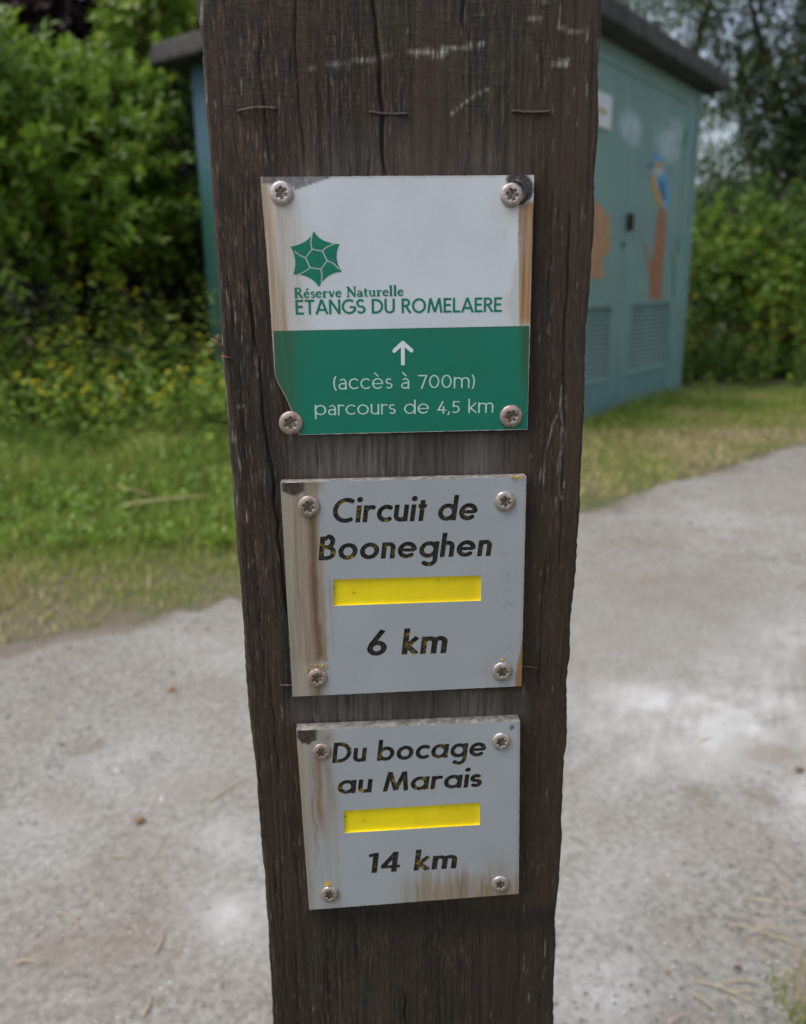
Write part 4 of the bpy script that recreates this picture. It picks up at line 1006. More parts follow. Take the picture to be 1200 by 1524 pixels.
def woody(root, base, tips, rg, r0=.03, trunks=3, mat=None, mid_h=.45, name='branch'):
    """a few stems from the ground splitting toward groups of shoot bases"""
    V, Fs = [], []
    tips = np.asarray(tips); base = np.asarray(base, float)
    cen = tips[rg.choice(len(tips), min(trunks, len(tips)), replace=False)]
    for c in cen:
        b = base+np.array([rg.normal(0, .12), rg.normal(0, .12), -.05]); m_ = b*(1-mid_h)+c*mid_h+rg.normal(0, .08, 3); m_[2] = max(m_[2], .3)
        tube_geo([b, (b+m_)/2+rg.normal(0, .03, 3), m_, (m_+c)/2+rg.normal(0, .05, 3), c], [r0, r0*.85, r0*.65, r0*.45, r0*.2], 6, V, Fs)
        dd = np.linalg.norm(tips-m_, axis=1); nn = np.argsort(dd)[:14]
        for q in nn[::2]:
            e = tips[q]; tube_geo([m_, (m_+e)/2+rg.normal(0, .04, 3), e], [r0*.35, r0*.22, r0*.1], 5, V, Fs)
    return mesh_obj(name, V, Fs, mat or MAT['bark'], root, True)
def bush(name, label, cat, loc, blobs, nsh, per, leaf, length, mat, seed, width=.5, hi=True, trunks=4, r0=.025, tone=0., shell=.5, out=.5, up=.35, spread=.9, droop=.25, group=None, partn=0, flowers=0, droop_l=None):
    rg = np.random.RandomState(seed); root = empty(name, (loc[0], loc[1], 0)); tag(root, label, cat, group)
    B = [(b[0]-loc[0], b[1]-loc[1], b[2], b[3], b[4], b[5]) for b in blobs]
    P_, D = crown_pts(rg, nsh, B, shell, out, up); ok = P_[:, 2] > .05; P_, D = P_[ok], D[ok]
    # clumps: thin out where a coarse noise is low so gaps show
    cl = vn(P_[:, 0]*2.1+7+seed, P_[:, 2]*2.1+P_[:, 1]*1.3, 101); ok = cl+rg.rand(len(P_))*.5 > .42; P_, D = P_[ok], D[ok]
    S = len(P_); ln = length*rg.uniform(.6, 1.3, S)
    p0, d, n, sz, sid, tip = shoots(rg, P_, D, ln, per, leaf, spread, droop)
    base_t = np.clip(.30+tone+.5*rg.rand(S)+(vn(P_[:, 0]*1.6, P_[:, 2]*1.6, 103)-.5)*.5, 0, 1)
    tint = np.clip(base_t[sid]+rg.normal(0, .12, len(sid)), 0, 1)
    wd = np.full(len(p0), width)*rg.uniform(.8, 1.2, len(p0))
    if partn:        # the leaves that show largest are objects of their own
        wp = p0+np.array([loc[0], loc[1], 0]); px, py = projv(wp); dist = np.linalg.norm(wp-CO, axis=1)
        vis = (px > -30) & (px < 300) & (py > -40) & (py < 560); sc_ = np.where(vis, sz/dist, 0); top = np.argsort(-sc_)[:partn]
        s_, d_, n_ = frames(d, n); variants = []
        for q in range(6):
            me_o = mesh_obj('leaf_template', LEAF8*np.array([width*2, 1, 1]), LF8, mat, None, True, {'tint': np.full(8, .35+.11*q)}); variants.append(me_o.data); bpy.data.objects.remove(me_o)
        for t_ in top:
            q = int(np.clip((tint[t_]-.3)/.11, 0, 5)); o = bpy.data.objects.new('leaf', variants[q]); COL.objects.link(o); o.parent = root; z = sz[t_]
            o.matrix_local = Matrix([[s_[t_][k]*z, d_[t_][k]*z, n_[t_][k]*z, p0[t_][k]] for k in range(3)]+[[0, 0, 0, 1]])
        m = np.ones(len(p0), bool); m[top] = False; p0, d, n, sz, tint, wd = p0[m], d[m], n[m], sz[m], tint[m], wd[m]
    leaf_mesh('foliage', p0, d, n, sz, wd, tint, mat, root, hi)
    # twigs along the shoots
    V, Fs = [], []
    sel = range(0, S, max(1, S//350))
    for q in sel: tube_geo([P_[q], tip[q]], [.004, .0015], 4, V, Fs)
    mesh_obj('twig', V, Fs, MAT['bark'], root, kind='stuff')
    woody(root, (0, 0, 0), P_, rg, r0, trunks)
    if flowers:
        fi = rg.choice(S, min(flowers, S), replace=False); petals(root, tip[fi]+rg.normal(0, .02, (len(fi), 3)), rg)
    return root
def petals(root, C, rg, size=.016, per=3):
    """small five-petalled flower heads"""
    C = np.repeat(C, per, 0)+rg.normal(0, .022, (len(C)*per, 3)); n = len(C); P5 = np.repeat(C, 5, 0); a = np.tile(np.arange(5)*2*pi/5, n)+np.repeat(rg.rand(n)*6, 5)
    D = np.stack([np.cos(a), np.sin(a)*.8-.15, np.repeat(rg.uniform(-.2, .5, n), 5)], -1); N_ = np.zeros_like(D)+np.array([0, -.5, 1.])
    return leaf_mesh('flower', P5, D, N_, np.full(len(P5), size), np.full(len(P5), .75), np.repeat(rg.rand(n), 5), MAT['petal'], root, False)

# left side
bush('laurel_bush', 'bright green glossy bush with long leaves at the upper left', 'bush', (-2.55, 5.5), [(-2.7, 5.2, 1.75, .75, .6, .75), (-2.25, 5.4, 1.35, .62, .5, .5), (-3.4, 5.6, 1.9, .9, .7, 1.0), (-2.62, 5.0, 1.95, .32, .3, .3)],
     900, 13, .125, .30, MAT['leaf_bright'], 11, width=.42, shell=.55, up=.75, spread=.75, partn=280)
bush('rounded_shrub', 'light green small-leaved shrub leaning over the cabin roof edge', 'shrub', (-1.7, 6.1), [(-2.0, 5.85, 1.55, .42, .4, .5), (-2.15, 6.3, 1.95, .55, .4, .42), (-1.85, 6.9, 2.75, .35, .35, .45), (-1.75, 6.25, 1.3, .25, .3, .3), (-2.5, 6.0, 1.9, .5, .45, .45)],
     1700, 14, .08, .26, MAT['leaf_bright'], 12, width=.62, shell=.45, up=.3, spread=.9)
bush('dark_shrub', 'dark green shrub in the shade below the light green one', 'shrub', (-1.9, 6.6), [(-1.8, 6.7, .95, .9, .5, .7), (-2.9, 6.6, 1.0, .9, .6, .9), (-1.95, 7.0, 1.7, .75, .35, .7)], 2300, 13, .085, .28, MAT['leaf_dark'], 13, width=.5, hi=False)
bush('purple_tree', 'dark purple leaved tree behind the laurel, top left', 'tree', (-2.6, 8.6), [(-2.6, 8.6, 3.6, 1.6, 1.0, 1.1), (-4.4, 8.8, 3.4, 1.5, 1.1, 1.3), (-1.2, 8.8, 3.6, 1.2, .9, .9), (-2.6, 8.8, 1.8, 1.9, .8, 1.4)],
     7500, 12, .12, .34, MAT['leaf_purple'], 14, width=.7, hi=False, r0=.07, trunks=5)
bush('hedge_tree', 'mid green broadleaved tree standing left behind the bushes', 'tree', (-4.9, 7.4), [(-4.6, 7.2, 1.9, 1.3, 1.0, 1.8), (-4.6, 7.0, 3.2, .9, .8, .8)], 2600, 12, .10, .34, MAT['leaf_mid'], 15, hi=False, r0=.06)
# right side
bush('yellow_flowered_bush', 'broad green bush dotted with yellow flowers right of the cabin', 'bush', (3.6, 8.2), [(3.05, 7.9, .55, .5, .5, .6), (3.45, 8.1, 1.05, .32, .35, .6), (4.0, 7.8, .62, .55, .5, .62), (4.35, 8.2, 1.15, .4, .35, .5), (3.75, 8.4, .8, .7, .5, .65), (5.0, 8.2, .8, .7, .6, .75), (2.95, 8.3, 1.2, .22, .25, .35)],
     1700, 12, .088, .30, MAT['leaf_bright'], 21, width=.55, tone=-.30, hi=False, flowers=130)
bush('overhanging_tree', 'tall dark-leaved tree with sky showing through, right edge of view', 'tree', (5.6, 10.8), [(5.4, 10.5, 2.1, 1.5, 1.2, 1.1), (4.2, 10.4, 3.9, 1.5, 1.1, 1.2), (6.3, 10.6, 3.6, 1.6, 1.2, 1.5), (5.2, 10.8, 5.4, 2.0, 1.3, 1.3), (6.8, 11, 6.0, 1.8, 1.3, 1.3), (5.0, 10.6, 3.1, 1.1, .9, .8), (5.9, 10.4, 2.6, 1.1, .9, .9), (4.4, 10.9, 5.0, 1.0, .8, .7)],
     9500, 12, .085, .42, MAT['leaf_dark'], 22, hi=False, r0=.10, trunks=6, droop=.6, shell=.3)
bush('pale_tree', 'airy light green tree above the cabin roof', 'tree', (3.6, 14.5), [(3.0, 14.2, 4.6, 1.8, 1.2, 1.1), (4.6, 14.4, 6.2, 2.0, 1.3, 1.4), (2.6, 14.5, 6.4, 1.6, 1.2, 1.2), (1.0, 14.5, 5.2, 1.6, 1.2, 1.3), (5.2, 14.5, 3.0, 1.8, 1.2, 1.6)],
     4600, 12, .095, .5, MAT['leaf_mid'], 23, hi=False, r0=.10, trunks=6, droop=.5, shell=.3)
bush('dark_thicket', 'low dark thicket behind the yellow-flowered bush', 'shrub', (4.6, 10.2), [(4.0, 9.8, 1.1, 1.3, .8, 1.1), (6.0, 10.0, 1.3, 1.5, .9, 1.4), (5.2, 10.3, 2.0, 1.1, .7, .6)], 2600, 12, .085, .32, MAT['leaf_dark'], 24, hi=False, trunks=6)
# far wood closing the view
rg = np.random.RandomState(40)
blobs = [(x, 19+rg.uniform(-1, 2.5), (2.6 if x < 0 else 1.6)+rg.uniform(-.4, .4), 2.0, 1.4, (3.0 if x < 0 else 1.9)+rg.uniform(-.3, .5)) for x in np.arange(-13, 17, 1.9)]
P_, D_ = crown_pts(rg, 11000, blobs, .5); ok = P_[:, 2] > .05; P_, D_ = P_[ok], D_[ok]
p0, d, n, sz, sid, tip = shoots(rg, P_, D_, .6*rg.uniform(.6, 1.3, len(P_)), 11, .18, .9, .3)
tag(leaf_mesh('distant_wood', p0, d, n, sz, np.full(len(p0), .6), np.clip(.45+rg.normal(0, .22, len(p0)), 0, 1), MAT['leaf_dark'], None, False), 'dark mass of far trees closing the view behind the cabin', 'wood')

CAB_R = np.array([2.27, 6.66]); FD = np.array([.604, .797]); FD /= np.linalg.norm(FD); FN = np.array([FD[1], -FD[0]]); LD = -FN
CAB_N = CAB_R-FD*2.9
def in_cab(x, y, m=.03):
    a = (x-CAB_N[0])*FD[0]+(y-CAB_N[1])*FD[1]; b = (x-CAB_N[0])*LD[0]+(y-CAB_N[1])*LD[1]
    return (a > -m) & (a < 2.9+m) & (b > -m) & (b < 2.42+m)
# weeds in front of the left bushes
def weed(x, y, h_, seed, nst, label, group, mat, leaf=.075, flowers=10, spread=.22):
    rg = np.random.RandomState(seed); root = empty('flowering_weed', (x, y, 0)); tag(root, label, 'plant', group)
    V, Fs = [], []; P0s, Ds, Ns, Ss, Ts, TP = [], [], [], [], [], []
    for k in range(nst):
        b = np.array([rg.normal(0, spread), rg.normal(0, spread*.7), -.01]); tp = b+np.array([rg.normal(0, .10), rg.normal(-.02, .08), h_*rg.uniform(.65, 1.1)])
        tube_geo([b, (b+tp)/2+np.array([rg.normal(0, .02), 0, 0]), tp], [.004, .003, .0015], 4, V, Fs); TP.append(tp)
        nl = int(h_*26)
        for q in range(nl):
            t_ = (q+1)/nl; p = b*(1-t_)+tp*t_; a = q*1.57+rg.rand()*.8; P0s.append(p); Ds.append((cos(a), sin(a), rg.uniform(-.25, .45))); Ns.append((rg.normal(0, .25), -.2+rg.normal(0, .25), 1)); Ss.append(leaf*rg.uniform(.6, 1.2)*(1.15-.5*t_)); Ts.append(np.clip(.45+.3*t_+rg.normal(0, .13), 0, 1))
    mesh_obj('stem', V, Fs, mat_stem, root, kind='stuff')
    leaf_mesh('foliage', np.array(P0s), np.array(Ds), np.array(Ns), np.array(Ss), np.full(len(Ss), .5), np.array(Ts), mat, root, True)
    if flowers: petals(root, np.array(TP)[:flowers]+rg.normal(0, .02, (min(flowers, len(TP)), 3)), rg, .013, 4)
mat_stem = m_simple('green_stem', (.05, .08, .02), (.09, .09, .03), 40, .7, bump=0)
def undergrowth(label, n, xr, yr, hh, seed, mat, keep, size=.07):
    rg = np.random.RandomState(seed); x = rg.uniform(*xr, n); y = rg.uniform(*yr, n); ok = keep(x, y) & ~in_cab(x, y, .1); x, y = x[ok], y[ok]; n = len(x)
    P_ = np.stack([x, y, x*0+.0], -1); D = np.stack([rg.normal(0, .35, n), rg.normal(-.1, .35, n), x*0+1], -1); ln = hh*(.4+1.2*vn(x*1.9, y*1.9, seed))*rg.uniform(.6, 1.2, n)
    p0, d, n_, sz, sid, tip = shoots(rg, P_, D, ln, 9, size, .95, .15)
    tag(leaf_mesh('undergrowth', p0, d, n_, sz, np.full(len(p0), .48), np.clip(.5+.5*(vn(x*2.5, y*2.5, seed+1)-.5)[sid]+rg.normal(0, .14, len(p0)), 0, 1), mat, None, False), label, 'undergrowth')
rg = np.random.RandomState(77)
GRP = 'yellow-flowered weeds in front of the left bushes'
k = 0
for y_, xa, xb, stp, hh in ((4.35, -2.3, -.85, .36, .40), (4.8, -2.75, -.95, .34, .60), (5.25, -3.1, -1.15, .36, .80)):
    for x_ in np.arange(xa, xb, stp):
        weed(x_+rg.normal(0, .05), y_+rg.normal(0, .08), hh*rg.uniform(.8, 1.15), 200+k, 13, 'leafy green weed with small yellow flowers in front of the left bushes', GRP, MAT['leaf_bright'], .075, int(rg.randint(3, 9))); k += 1
for q, (x_, y_, h__, lb) in enumerate(((-2.35, 5.0, 1.12, 'tall leafy weed rising before the dark hollow, nearest the left edge'), (-2.05, 5.15, 1.0, 'tall leafy weed in front of the left end of the dark hollow'), (-1.72, 5.1, .86, 'medium-tall weed before the middle of the dark hollow'), (-1.42, 5.3, .95, 'tall weed standing close to the side of the painted cabin'))):
    weed(x_, y_, h__, 340+q, 12, lb, None, MAT['leaf_bright'], .085, 4, .16)
weed(-2.6, 4.75, .95, 300, 9, 'tallest nettle-like plant at the left edge, without flowers', None, MAT['leaf_mid'], .11, 0, .18)
GR2 = 'green weeds at the foot of the bush right of the cabin'
for q, (x_, y_) in enumerate([(2.75, 7.15), (3.2, 7.0), (3.65, 7.05), (4.1, 7.0), (4.5, 7.3), (2.65, 7.6)]):
    weed(x_, y_, .5+.12*(q % 3), 320+q, 12, 'leafy green weed at the foot of the bush right of the cabin', GR2, MAT['leaf_bright'], .065, 5)

undergrowth('tangled green undergrowth at the foot of the left bushes', 5200, (-5, -.7), (4.2, 7.6), .34, 131, MAT['leaf_bright'], lambda x, y: y > 4.35+.5*vn(x*2, y*0, 132))
undergrowth('low leafy weeds scattered through the grass left of the post', 1500, (-4, -.2), (2.6, 4.6), .10, 135, MAT['leaf_bright'], lambda x, y: (y-np.interp(x, far[:, 0], far[:, 1]) > .5) & (vn(x*3, y*3, 136) > .45), .045)
undergrowth('tangled green undergrowth below the bushes right of the cabin', 3600, (2.2, 6.5), (6.9, 9.6), .28, 133, MAT['leaf_mid'], lambda x, y: y > 7.15+.4*vn(x*2, y*0, 134))
# ------------------------------------------------------------------ grass
def grass(name, label, n, xr, yr, hfun, seed, keep, dryf, width=.0022):
    rg = np.random.RandomState(seed); x = rg.uniform(*xr, n); y = rg.uniform(*yr, n); ok = keep(x, y, rg) & ~in_cab(x, y); x, y = x[ok], y[ok]; n = len(x)
    px, py = projv(np.stack([x, y, x*0], -1)); ok = (px > -120) & (px < 1320); x, y = x[ok], y[ok]; n = len(x)
    h_ = hfun(x, y)*rg.uniform(.45, 1.25, n); a = rg.rand(n)*6.28; ln = rg.uniform(.15, .9, n)*h_; w_ = width*rg.uniform(.7, 1.4, n)*(1+.25*np.hypot(x, y)*.5)
    dx, dy = np.cos(a), np.sin(a); b = rg.rand(n)*6.28; sx, sy = np.cos(b)*w_, np.sin(b)*w_; z0 = -.004
    V = np.stack([np.stack([x-sx, y-sy, x*0+z0], -1), np.stack([x+sx, y+sy, x*0+z0], -1), np.stack([x-sx*.8+dx*ln*.35, y-sy*.8+dy*ln*.35, h_*.62], -1), np.stack([x+sx*.8+dx*ln*.35, y+sy*.8+dy*ln*.35, h_*.62], -1), np.stack([x+dx*ln, y+dy*ln, h_*.95], -1)], 1)
    f = np.array([(0, 1, 3), (0, 3, 2), (2, 3, 4)]); Fc = (f[None]+5*np.arange(n)[:, None, None]).reshape(-1, 3)
    tint = np.clip(dryf(x, y)+rg.normal(0, .14, n), 0, 1)
    tag(mesh_obj(name, V.reshape(-1, 3), Fc, MAT['grass'], attrs={'tint': np.repeat(tint, 5)}, kind='stuff'), label, 'grass')
def edge_d(x, y): return y-far_y(x)
def keepL(x, y, rg): return (edge_d(x, y) > -.16+.42*vn(x*2.2, y*2.2, 111)*(.3+vn(x*9, y*9, 112))) & (y < 6.6) & (rg.rand(len(x)) < .5+.5*ss(-.05, .55, edge_d(x, y)))
def dryL(x, y): return np.clip(.72-.45*ss(.1, 1.5, edge_d(x, y))+(vn(x*2.2, y*2.2, 113)-.5)*.45, .05, .95)
grass('grass', 'short green and yellowing grass on the verge left of the post', 120000, (-4, 1.0), (1.4, 6.4), lambda x, y: (.024+.05*ss(.2, 1.4, edge_d(x, y))+.09*ss(1.3, 2.6, edge_d(x, y)))*(.35+1.3*vn(x*4, y*4, 118)), 1, lambda x, y, r: keepL(x, y, r) & (x < .75), dryL)
def dryR(x, y): return np.clip(.70-.25*ss(.3, 1.6, edge_d(x, y))+(vn(x*2.6, y*2.6, 114)-.5)*.6, .05, .95)
grass('grass', 'short yellow-green grass on the verge below the painted cabin', 110000, (.4, 5.5), (2.6, 8.2), lambda x, y: .028+.03*ss(.3, 1.5, edge_d(x, y))+.10*ss(2.2, 3.0, edge_d(x, y)), 2, lambda x, y, r: keepL(x, y, r) & (x > .5), dryR)
# tufts against the cabin wall
grass('grass', 'long green grass tufts along the cabin base', 9000, (.3, 2.7), (3.9, 7.0), lambda x, y: .13+0*x, 3, lambda x, y, r: (np.abs((x-CAB_N[0])*FN[0]+(y-CAB_N[1])*FN[1]-.09) < .10*r.rand(len(x))) & (vn(x*4, y*4, 115) > .35), lambda x, y: .30+0*x)
grass('grass', 'green and dry grass tuft by the path, bottom right corner', 4200, (.44, .80), (.55, 1.15), lambda x, y: .035+0*x, 4, lambda x, y, r: (x-.47-(y-.86)*.9 > .05*r.rand(len(x))+.06*vn(x*20, y*20, 116)), lambda x, y: .40+.5*(vn(x*14, y*14, 117) > .6), .0011)
# dry stalks lying about: each one its own thing
def stalk(p0, p1, label, r=.0016, tint=.8, bow=.02, z=.008, name='dry_stalk', h1=0.):
    a = gpt(*p0, z); b = gpt(*p1, z+h1); m_ = (a+b)/2+np.array([bow*.5, bow*.5, abs(bow)*.2]); me_V, me_F = tube_geo([a, a*.5+m_*.5+[0, 0, .002], m_, m_*.5+b*.5, b], [r*.9, r, r, r*.8, r*.4], 6)
    o = mesh_obj(name, me_V, me_F, MAT['straw'], None, True, {'tint': np.full(len(me_V), tint)}); tag(o, label, 'dry stalk'); return o
stalk((185, 752), (318, 737), 'long pale reed stalk lying across the grass left of the post', .0065, .8, .02, .05, 'fallen_reed')
stalk((160, 726), (225, 737), 'short brown reed piece lying left of the pale one', .005, .15, .02, .05, 'fallen_reed')
for p0, p1, lb, r in [((1020, 1472), (1085, 1524), 'pale straw lying lowest left of the corner grass', .0009), ((1030, 1458), (1140, 1500), 'long straw pointing into the bottom right corner', .0009), ((1105, 1338), (1200, 1352), 'topmost pale straw at the right edge of the path', .0009),
        ((1130, 1388), (1198, 1412), 'straw halfway between the topmost straw and the corner grass', .0009), ((1160, 1310), (1182, 1330), 'very short straw stub above the others on the right', .0008), ((995, 1524), (1018, 1508), 'bright straw end at the bottom edge right of the post', .0012),
        ((212, 1515), (225, 1482), 'bright straw on the gravel at the bottom left', .0014), ((232, 1418), (243, 1386), 'pale straw on the gravel above the bottom one', .0014), ((24, 1432), (60, 1434), 'flat yellow straw near the left edge of the path', .0013), ((85, 1358), (118, 1378), 'thin curved twig on the gravel at lower left', .001),
        ((306, 1198), (366, 1158), 'long thin straw touching the left side of the post', .0012), ((165, 1276), (190, 1278), 'tiny pale straw in the middle of the left gravel', .001), ((1040, 1105), (1062, 1098), 'small curved twig on the gravel right of the post', .0012)]:
    stalk(p0, p1, lb, r, .95, .006)
rq = random.Random(21)
for q in range(8):
    x_ = rq.uniform(1060, 1170); y_ = rq.uniform(1370, 1505)
    o = stalk((x_, y_), (x_+rq.uniform(30, 80), y_+rq.uniform(-35, 45)), 'one of the thin pale straws strewn loosely around the bottom right grass tuft', .0008, .9, .008, .006+.002*q)
    o['group'] = 'thin straws strewn around the corner grass tuft'
def fleck(px, py, size, name, label, cat, mat, tint, seed):
    rg = np.random.RandomState(seed); c = gpt(px, py, .012); V = []; n = 9
    for ring, (rr, zz) in enumerate(((1, 0), (.65, .35))):
        for q in range(n): a = 2*pi*q/n; V.append(c+np.array([cos(a)*size*rr*rg.uniform(.7, 1.2), sin(a)*size*.7*rr*rg.uniform(.7, 1.2), zz*size*rg.uniform(.5, 1.1)]))
    V.append(c+[0, 0, size*.45]); Fs = [(q, (q+1) % n, n+(q+1) % n, n+q) for q in range(n)]+[(n+q, n+(q+1) % n, 2*n) for q in range(n)]+[tuple(range(n))[::-1]]
    tag(mesh_obj(name, V, Fs, mat, None, True, {'tint': np.full(len(V), tint)}), label, cat)
MAT['litter'] = attr_mat('leaf_litter', [(0, (.10, .055, .03)), (.5, (.22, .12, .06)), (1, (.42, .26, .13))], .9)
fleck(1098, 1440, .0055, 'clod', 'small brown clod of earth on the gravel near the bottom right', 'clod', MAT['litter'], .1, 1)
fleck(993, 1444, .004, 'dead_leaf', 'curled orange leaf scrap on the gravel left of the brown clod', 'dead leaf', MAT['litter'], .9, 2)
fleck(254, 1025, .011, 'dead_leaf', 'orange dead leaf on the gravel between grass and post', 'dead leaf', MAT['litter'], .8, 3)
fleck(208, 1220, .009, 'dead_leaf', 'reddish dead leaf halfway down the left gravel', 'dead leaf', MAT['litter'], .6, 4)
fleck(1190, 1145, .010, 'clod', 'brown patch of dirt at the right edge of the path', 'clod', MAT['litter'], .4, 5)

# ------------------------------------------------------------------ cabin
def m_cabpaint(name, c0, clouds=False, mural=False):
    m = M(name); v = m.coords(); n = m.noise(v, 3, 4, .6); st = m.noise(m.coords((1, 1, .15)), 14, 3, .6)
    c = m.mix(m.ramp(n, .35, .65), c0, tuple(x*.88 for x in c0)); c = m.mix(m.math('MULTIPLY', m.ramp(st, .55, .75), .25), c, tuple(x*.6 for x in c0))
    sep = m.n('ShaderNodeSeparateXYZ'); m.nt.links.new(m.tc.outputs['Object'], sep.inputs[0])
    if clouds:
        cn = m.noise(v, 9, 4, .6)
        for (cx, cz, rx_, rz_, amt) in ((1.62, 1.83, .26, .13, .65), (2.32, 1.80, .34, .15, .6), (2.45, 1.92, .20, .12, .4)):
            dx = m.math('DIVIDE', m.math('SUBTRACT', sep.outputs[0], cx), rx_); dz = m.math('DIVIDE', m.math('SUBTRACT', sep.outputs[2], cz), rz_)
            r2 = m.math('ADD', m.math('MULTIPLY', dx, dx), m.math('MULTIPLY', dz, dz)); f = m.ramp(m.math('ADD', r2, m.math('MULTIPLY', cn, 1.6)), 1.7, .7)
            c = m.mix(m.math('MULTIPLY', f, amt), c, (.52, .63, .68))
        g = m.ramp(sep.outputs[2], .55, 0.05); c = m.mix(m.math('MULTIPLY', g, .4), c, (.08, .20, .22))
    if mural:
        w_ = m.math('ADD', sep.outputs[2], m.math('MULTIPLY', m.noise(v, 5, 3, .6), .5))
        c = m.mix(m.ramp(w_, 1.55, 2.15), (.04, .13, .105), (.085, .160, .215)); c = m.mix(m.ramp(w_, 2.35, 2.5), c, (.05, .15, .15)); c = m.mix(m.ramp(w_, .9, .4), c, (.05, .14, .16))
    m.bump(n, .1, .004); return m.base(c, .55, 0, .4)
MAT['cab'] = m_cabpaint('teal_cabin_paint', (.185, .310, .280), True); MAT['cab_side'] = m_cabpaint('mural_side_paint', (.08, .2, .25), mural=True)
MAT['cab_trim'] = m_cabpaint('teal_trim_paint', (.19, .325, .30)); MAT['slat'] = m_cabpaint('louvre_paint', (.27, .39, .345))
MAT['roof'] = m_simple('roof_concrete', (.038, .036, .034), (.075, .070, .064), 9, .9, bump=.5, bd=.01)
MAT['roof_moss'] = m_simple('mossy_roof', (.05, .05, .03), (.12, .10, .06), 12, .95, bump=.8, bd=.02)
MAT['black'] = m_simple('black_plastic', (.012, .012, .013), (.02, .02, .02), 40, .5, bump=0); MAT['notice'] = m_simple('notice_board', (.66, .68, .70), (.60, .62, .64), 12, .5, bump=0)
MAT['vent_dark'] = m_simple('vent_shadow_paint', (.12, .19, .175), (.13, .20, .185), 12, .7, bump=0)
MAT['ochre'] = m_simple('ochre_print', (.45, .30, .12), (.5, .34, .15), 20, .6, bump=0)
cab = empty('transformer_cabin', (CAB_N[0], CAB_N[1], 0), atan2(FD[1], FD[0])); tag(cab, 'teal painted electricity cabin with kingfisher mural behind the post', 'cabin')
# local frame: x along the door face, y into the cabin, z up
W_, Dp, Hh = 2.9, 2.30, 2.24
def slab(name, poly, y0, y1, mat):
    """solid from an outline in the door plane (x, z), between depths y0 and y1"""
    n = len(poly); V = [(x, y0, z) for x, z in poly]+[(x, y1, z) for x, z in poly]
    return mesh_obj(name, V, [tuple(range(n))[::-1], tuple(range(n, 2*n))]+[(i, (i+1) % n, (i+1) % n+n, i+n) for i in range(n)][::1], mat, cab)
DX0, DX1, DZ0, DZ1 = .42, 2.66, .06, 2.12
box('wall', 0, DX0-.003, 0, .08, -.05, Hh, MAT['cab'], cab, .006); box('wall', DX1+.003, W_, 0, .08, -.05, Hh, MAT['cab_trim'], cab, .006)
box('wall', DX0-.003, DX1+.003, .001, .08, DZ1+.003, Hh, MAT['cab'], cab); box('wall', DX0-.003, DX1+.003, .001, .08, -.05, DZ0-.003, MAT['cab'], cab)
box('side_wall', .0, .08, .083, Dp, -.05, Hh-.001, MAT['cab_side'], cab); box('side_wall', W_-.08, W_, .083, Dp, -.05, Hh-.001, MAT['cab_trim'], cab)
box('back_wall', .083, W_-.083, Dp-.08, Dp, -.05, Hh-.002, MAT['cab_side'], cab)
box('corner_strip', W_-.055, W_+.012, -.014, .05, -.04, Hh-.006, MAT['cab_trim'], cab, .004)
# roof slab with overhang, sloping mossy top
o_ = .16; V, Fs = [], []
rx0, rx1, ry0, ry1, rz = -o_, W_+o_, -o_, Dp+o_+.06, Hh+.002
V = [(rx0, ry0, rz), (rx1, ry0, rz), (rx1, ry1, rz), (rx0, ry1, rz), (rx0+.015, ry0+.015, rz+.13), (rx1-.015, ry0+.015, rz+.13), (rx1-.015, ry1-.015, rz+.13), (rx0+.015, ry1-.015, rz+.13)]
roof = mesh_obj('roof', V, [(3, 2, 1, 0), (0, 1, 5, 4), (1, 2, 6, 5), (2, 3, 7, 6), (3, 0, 4, 7), (4, 5, 6, 7)], MAT['roof'], cab)
md = roof.modifiers.new('bevel', 'BEVEL'); md.width = .02; md.segments = 2
n = 34; gx = np.linspace(rx0+.02, rx1-.02, n); gy = np.linspace(ry0+.02, ry1-.02, n); GXr, GYr = np.meshgrid(gx, gy, indexing='ij')
dd = np.minimum(np.minimum(GXr-rx0, rx1-GXr), np.minimum(GYr-ry0, ry1-GYr)); Zr = rz+.118+.10*np.clip(dd/1.2, 0, 1)+.035*vn(GXr*7, GYr*7, 121)*ss(.02, .12, dd)
i = np.arange(n-1)[:, None]; j = np.arange(n-1)[None]; Fq = np.stack([i*n+j, (i+1)*n+j, (i+1)*n+j+1, i*n+j+1], -1).reshape(-1, 4)
mesh_obj('moss_layer', np.stack([GXr, GYr, Zr], -1).reshape(-1, 3), Fq, MAT['roof_moss'], roof, True)
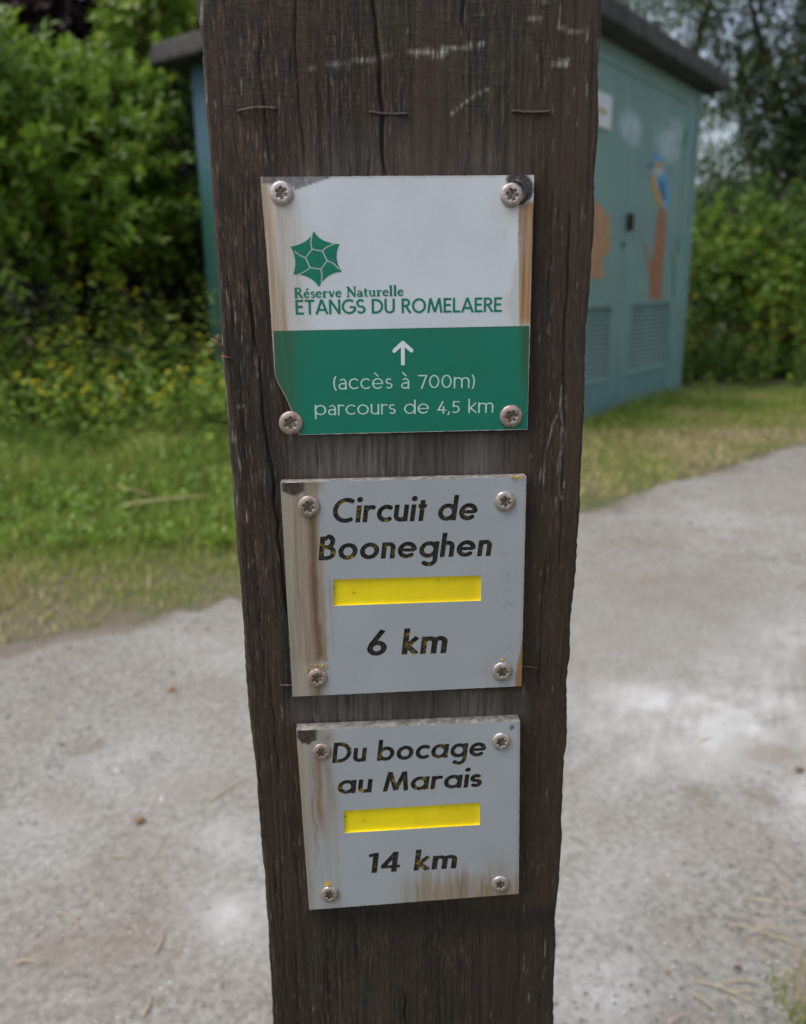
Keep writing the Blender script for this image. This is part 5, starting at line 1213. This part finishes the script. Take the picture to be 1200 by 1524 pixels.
# two door leaves with louvred vents
mid = 1.62
for k, (a, b) in enumerate(((DX0, mid-.004), (mid+.004, DX1))):
    la, lb = ((.66, 1.44), (1.80, 2.56))[k]; z0, z1 = .26, .72
    V, Fs = [], []
    for bx in ((a, b, DZ0, z0), (a, b, z1, DZ1), (a, la, z0, z1), (lb, b, z0, z1)): box_geo(bx[0], bx[1], .006, .05, bx[2]+(.0 if bx[2] != z1 else 0), bx[3], V, Fs)
    door = mesh_obj('door', V, Fs, MAT['cab'], cab)
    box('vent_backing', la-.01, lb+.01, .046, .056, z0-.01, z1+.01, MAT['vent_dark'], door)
    V, Fs = [], []
    for bx in ((la-.025, lb+.025, z1, z1+.025), (la-.025, lb+.025, z0-.025, z0), (la-.025, la, z0, z1), (lb, lb+.025, z0, z1)): box_geo(bx[0], bx[1], -.006, .008, bx[2], bx[3], V, Fs)
    mesh_obj('vent_frame', V, Fs, MAT['cab_trim'], door)
    n = 15; me0 = None
    for q in range(n):
        z = z0+(q+.5)*(z1-z0)/n; 
        if me0 is None:
            Vs = [(la+.001, .002, -.012), (lb-.001, .002, -.012), (lb-.001, .022, .005), (la+.001, .022, .005), (la+.001, .005, -.014), (lb-.001, .005, -.014), (lb-.001, .025, .003), (la+.001, .025, .003)]
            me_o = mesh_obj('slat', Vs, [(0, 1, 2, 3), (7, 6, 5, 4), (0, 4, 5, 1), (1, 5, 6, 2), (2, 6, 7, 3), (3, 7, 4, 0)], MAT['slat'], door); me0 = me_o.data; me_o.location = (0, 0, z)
        else:
            o2 = bpy.data.objects.new('slat', me0); COL.objects.link(o2); o2.parent = door; o2.location = (0, 0, z)
    if k == 1:
        hb = box('handle', mid+.02, mid+.055, -.035, .006, 1.20, 1.31, MAT['black'], door, .008)
        box('keyhole', mid-.045, mid+.0, -.004, .006, 1.10, 1.125, MAT['black'], door)
# notice with a printed line
nb = box('notice', .62, 1.27, -.012, .0055, 1.76, 1.95, MAT['notice'], cab, .003); box('printed_line', .80, 1.20, -.0145, -.0125, 1.835, 1.862, MAT['ochre'], nb)
# painted kingfisher on a stake: flat painted shapes
def paint(name, px, mat, layer, parent=cab):
    """outline given as photo points on the door wall"""
    pts = []
    for x, y in px:
        v = ray(x, y); N3 = np.array([FN[0], FN[1], 0]); P3 = np.array([CAB_N[0], CAB_N[1], 0]); t_ = ((P3-CO)@N3)/(v@N3); p = CO+v*t_-P3
        pts.append((float(p[0]*FD[0]+p[1]*FD[1]), float(p[2])))
    a = sum(p[0]*q[1]-q[0]*p[1] for p, q in zip(pts, pts[1:]+pts[:1]))
    if a < 0: pts = pts[::-1]
    return slab(name, pts, .0035-layer*.0012, .0065, mat)
PB = lambda n, c, c2=None: m_simple(n, c, c2 or tuple(q*.7 for q in c), 16, .6, bump=0)
m_blue = PB('kingfisher_blue', (.07, .28, .52), (.12, .36, .58)); m_or = PB('kingfisher_orange', (.58, .33, .09)); m_wh = PB('kingfisher_white', (.50, .52, .5)); m_st = PB('stake_brown', (.36, .155, .075), (.27, .125, .065)); m_dk = PB('beak_dark', (.06, .07, .09)); m_sd = PB('wing_shade', (.05, .16, .34))
Q = lambda X, Y: (860+X/2.382, Y/2.382)
paint('painted_stake', [Q(257, 1066), Q(299, 1066), Q(304, 960), Q(312, 850), Q(316, 745), Q(292, 735), Q(281, 780), Q(274, 860), Q(262, 940), Q(250, 905), Q(243, 862), Q(237, 866), Q(247, 930), Q(258, 990)], m_st, 0)
paint('painted_bird', [Q(266, 560), Q(280, 545), Q(297, 550), Q(304, 575), Q(308, 605), Q(322, 640), Q(327, 690), Q(318, 745), Q(300, 742), Q(280, 705), Q(266, 660), Q(264, 610)], m_blue, 1)
paint('painted_breast', [Q(265, 610), Q(278, 618), Q(282, 660), Q(298, 700), Q(308, 742), Q(296, 738), Q(276, 700), Q(264, 655)], m_or, 2)
paint('painted_cheek', [Q(272, 575), Q(296, 574), Q(304, 590), Q(290, 600), Q(276, 596)], m_or, 2)
paint('painted_throat', [Q(268, 594), Q(280, 600), Q(298, 594), Q(306, 612), Q(286, 624), Q(268, 616)], m_wh, 3)
paint('painted_wing', [Q(292, 636), Q(306, 645), Q(314, 700), Q(306, 716), Q(290, 672)], m_sd, 2)
paint('painted_beak', [Q(249, 584), Q(270, 580), Q(271, 588), Q(252, 590)], m_dk, 3)
paint('painted_figure', [Q(40, 985), Q(96, 985), Q(88, 900), Q(104, 912), Q(118, 880), Q(116, 770), Q(100, 755), Q(84, 725), Q(60, 712), Q(30, 720), Q(20, 850)], m_st if False else PB('mural_orange', (.48, .25, .13), (.36, .19, .105)), 0)
paint('painted_figure', [Q(90, 845), Q(112, 775), Q(117, 860), Q(106, 905), Q(96, 890)], PB('mural_light_orange', (.45, .28, .12)), 1)
m_reed = PB('reed_green', (.10, .22, .08)); m_pr = PB('reed_pale', (.30, .34, .14))
paint('painted_reed', [Q(362, 760), Q(366, 760), Q(372, 690), Q(376, 640), Q(368, 660)], m_pr, 0)
paint('painted_reed', [Q(350, 1060), Q(355, 1060), Q(361, 900), Q(366, 790), Q(356, 900)], m_reed, 0)
paint('painted_reed', [Q(338, 1060), Q(343, 1060), Q(346, 960), Q(340, 880), Q(339, 960)], m_reed, 0)
for z in (.35, 1.15, 1.9): box('hinge', DX1-.02, DX1+.022, -.012, .004, z-.05, z+.05, MAT['cab_trim'], cab, .003)
